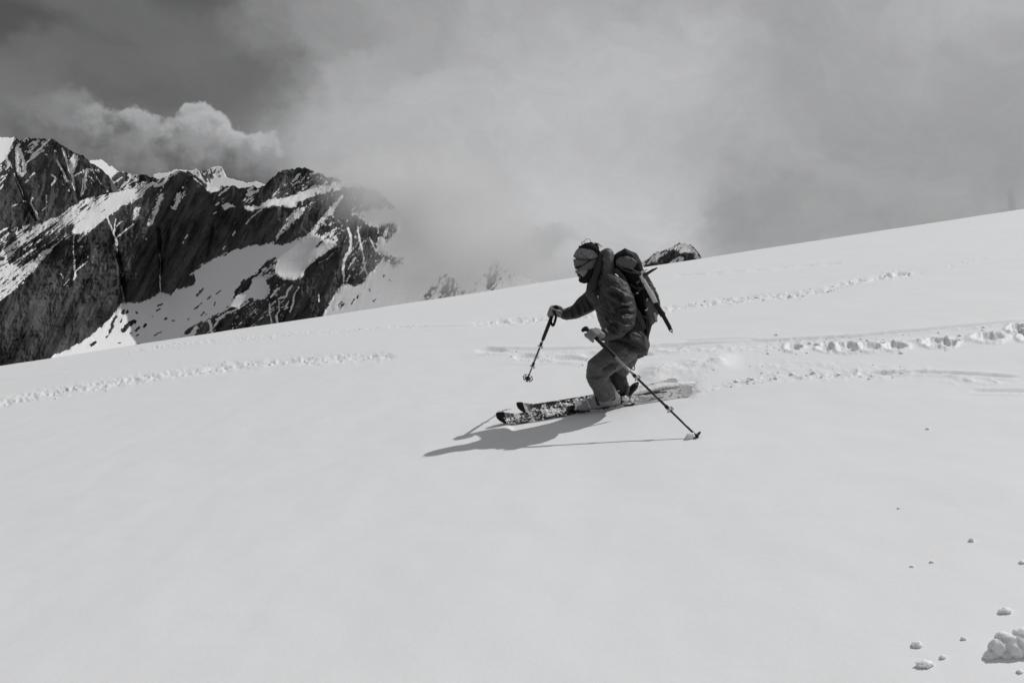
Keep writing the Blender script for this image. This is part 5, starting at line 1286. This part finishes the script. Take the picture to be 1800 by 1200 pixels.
# ------------------------------------------------------------------ loose snow
def ico_mesh(seed, amp=.35, sub=2):
    import bmesh
    bm = bmesh.new(); bmesh.ops.create_icosphere(bm, subdivisions=sub, radius=1.0)
    co = np.array([v.co[:] for v in bm.verts]); d = 1+amp*f3(co*1.3, 3, .6, seed)+amp*.5*f3(co*3.1, 2, .6, seed+5)
    F = [tuple(v.index for v in f.verts) for f in bm.faces]; bm.free()
    return co*d[:, None], F
protos = [ico_mesh(s, .5, 1) for s in range(8)]
def crumbs(name, label, items, seed, parent=None):
    """items: world centre, radius"""
    rg = np.random.RandomState(seed); V = []; F = []; o = 0
    for c, r_ in items:
        v, f = protos[rg.randint(8)]
        M_ = rg.normal(size=(3, 3)); M_, _ = np.linalg.qr(M_)
        V.append(v @ M_.T*r_*np.array([1, 1, .8])+c); F.extend([tuple(i+o for i in q) for q in f]); o += len(v)
    V = np.concatenate(V); me = bpy.data.meshes.new(name); me.from_pydata([tuple(v) for v in V], [], F); me.update()
    me.polygons.foreach_set('use_smooth', np.ones(len(me.polygons), bool))
    ob = link(name, me, M_loose); tag(ob, label, kind='stuff'); return ob
def on_snow(px, py, hgt=0.0):
    px = np.asarray(px, float); py = np.asarray(py, float); u, v = ground_uv(px, py)
    h = snow_height(px, py, u, v); return W(ground_cam(u, v, h+hgt))
rg = np.random.RandomState(5)
items = []
def strew(pts, n, spread, rmin, rmax):
    A = np.array(pts, float); seg = np.hypot(*np.diff(A, axis=0).T); cum = np.concatenate([[0], np.cumsum(seg)])
    s = rg.uniform(0, cum[-1], n); x = np.interp(s, cum, A[:, 0]); y = np.interp(s, cum, A[:, 1])+rg.normal(0, spread, n)
    r_ = rmin*(rmax/rmin)**(rg.rand(n)**2.2); c = on_snow(x, y, 0.0)+np.array([0, 0, 1])*(r_*.0)[:, None]
    items.extend(zip(c, r_))
strew([(0, 709), (150, 681), (300, 657), (450, 639), (690, 627)], 130, 4.5, .008, .032)
strew([(200, 624), (480, 591), (640, 578), (760, 574)], 160, 2, .01, .03)
strew([(840, 571), (990, 560), (1180, 541), (1310, 522), (1440, 511), (1510, 492), (1620, 479)], 110, 3, .008, .034)
strew([(1340, 610), (1500, 606), (1640, 602), (1740, 594), (1810, 584)], 110, 8, .006, .026)
strew([(1200, 688), (1300, 671), (1400, 661), (1480, 660), (1600, 659)], 70, 4.5, .006, .026)
strew([(1140, 655), (1300, 642), (1440, 648), (1600, 655)], 70, 7, .004, .014)
strew([(850, 620), (940, 632), (1040, 634)], 40, 4, .01, .024)
strew([(1080, 700), (1215, 680)], 150, 4, .003, .008)
crumbs('snow_debris', 'small lumps of loose snow strewn along the old tracks', items, 3)
def sculpt_top(name, parts, voxel, mat_, loc, disp):
    r0 = bpy.data.objects.new('tmp_root', None); COL.objects.link(r0); r0.location = loc
    o = sculpt(name, parts, voxel, mat_, r0, disp, 1); o.parent = None; o.location = loc; bpy.data.objects.remove(r0); return o
# powder thrown up by the skis
sp_items = []
G = lambda x_, y_, r_, d_: (x_, y_, gz(x_, y_+r_*.4), r_, d_)
bank = sculpt_top('snow_bank', [ring_tube(spline([G(1112, 693, 2, .05), G(1130, 687, 5, .09), G(1155, 681, 5.5, .12), G(1180, 677, 5, .16), G(1200, 674, 3.5, .16), G(1212, 672, 1, .08)], 3), 16)], .007, M_loose, tuple(P(1190, 680, 7.1)), lambda px, py, z, n, w_: .012*f3(w_*12, 4, .6, 191)+.008*f3(w_*34, 4, .6, 195))
tag(bank, 'soft bank of powder thrown up behind the skis', kind='stuff')
for i in range(700):
    x_ = 1125+rg.rand()**1.3*120; y_ = 688-(x_-1125)*.17+rg.normal(0, 3.0)-abs(rg.normal(0, 4))
    sp_items.append((P(x_, y_, gz(x_, y_)-.06+rg.normal(0, .03)), .0016+.0035*rg.rand()**3))
for i in range(260):
    x_ = 1150+rg.rand()*80; y_ = 672-(x_-1150)*.09+rg.normal(0, 1.6)
    sp_items.append((P(x_, y_, gz(x_, y_)-.06), .002+.003*rg.rand()**2))
crumbs('snow_spray', 'fine powder snow spraying up behind the skis', sp_items, 4)
# clods in the foreground corner
clods = [(1766, 1070, 13, 10, 'rounded snow lump at the right edge, above the largest clod'), (1612, 1130, 12, 10, 'small pointed snow lump in the lower right, upper one of the pair at left'),
         (1627, 1165, 16, 11, 'small ragged snow lump lowest of the cluster in the lower right'), (1657, 1152, 7, 8, 'tiny snow lump just right of the ragged lump, lower right'),
         (1694, 1120, 6, 7, 'tiny snow lump midway between the small lumps and the largest clod'), (1708, 947, 6, 8, 'tiny snow fleck highest in the lower right corner'),
         (1793, 1177, 7, 7, 'tiny snow lump in the bottom right corner below the largest clod'), (1638, 985, 5, 5, 'tiny snow crumb right of its twin, halfway up the lower right'), (1603, 993, 4.5, 4, 'tiny snow crumb left of its twin, halfway up the lower right'), (1797, 985, 7, 6, 'small snow fleck cut by the right edge of the picture'),
         (1580, 891, 4, 3.5, 'faint tiny snow crumb on the open slope, right of centre'), (1631, 752, 4, 4, 'lone tiny snow crumb on the slope right of the planted pole')]
for i, (x_, y_, a_, b_, lab) in enumerate(clods):
    c = on_snow(x_, y_+b_*.5); z_ = camf(c)[2]; r_ = a_*z_/FPX
    rt = empty('snow_lump', tuple(c)); bpy.data.objects.remove(rt)
    parts = []
    rr = random.Random(i+3)
    V, F = ico_mesh(40+i, .75, 4)
    V = V*np.array([1, .9, .85*b_/a_])*r_; V *= .8; V[:, 2] += r_*.06
    me = bpy.data.meshes.new('snow_lump'); me.from_pydata([tuple(v) for v in V], [], F); me.update(); me.polygons.foreach_set('use_smooth', np.ones(len(me.polygons), bool))
    o = link('snow_lump', me, M_loose); o.location = c
    tag(o, lab, 'snow lump', 'snow lumps in the lower right foreground')
c = on_snow(1772, 1150); rt = empty('snow_lump', tuple(c)); bpy.data.objects.remove(rt)
z_ = camf(c)[2]; u_ = z_/FPX
me_parts = []
for (dx, dy, dz, r_) in [(-34, 0, -3, 9), (-22, 3, 2, 11), (-15, 4, 12, 15), (5, 8, 20, 19), (-6, -4, -2, 12), (20, -6, -2, 13), (40, -6, 0, 14), (22, 4, 20, 19), (36, 6, 24, 20), (10, -6, 8, 15), (48, 8, 34, 22), (58, 4, 14, 20), (-2, 14, 28, 14), (30, 12, 38, 14), (60, 14, 48, 16)]:
    cc_ = np.array([dx, dy, dz*.8])*u_; v, f = ico_mesh(70+dx, .35, 2); me_parts.append((v*r_*u_+cc_+c, f))
big = sculpt_top('snow_lump', me_parts, .0026, M_loose, tuple(c), lambda px, py, z, n, w_: .008*f3(w_*28, 4, .6, 91)+.004*(1-2*np.abs(f3(w_*45, 2, .6, 95))))
tag(big, 'largest broken snow clod with a shaded hollow at the right edge', 'snow lump', 'snow lumps in the lower right foreground')
# snow pushed up round the planted pole tip
pc = on_snow(1213, 769)
m1 = sculpt_top('snow_mound', [world_tube([P(1205, 773, zt+.02), P(1213, 767, zt+.01), P(1221, 764, zt+.01)], [.012, .024, .016], 12), world_tube([P(1221, 768, zt), P(1214, 772, zt)], [.014, .018], 12)], .003, M_loose, tuple(pc), lambda px, py, z, n, w_: .005*f3(w_*35, 3, .6, 97))
tag(m1, 'little heap of snow kicked up where the near pole is planted', 'snow heap')
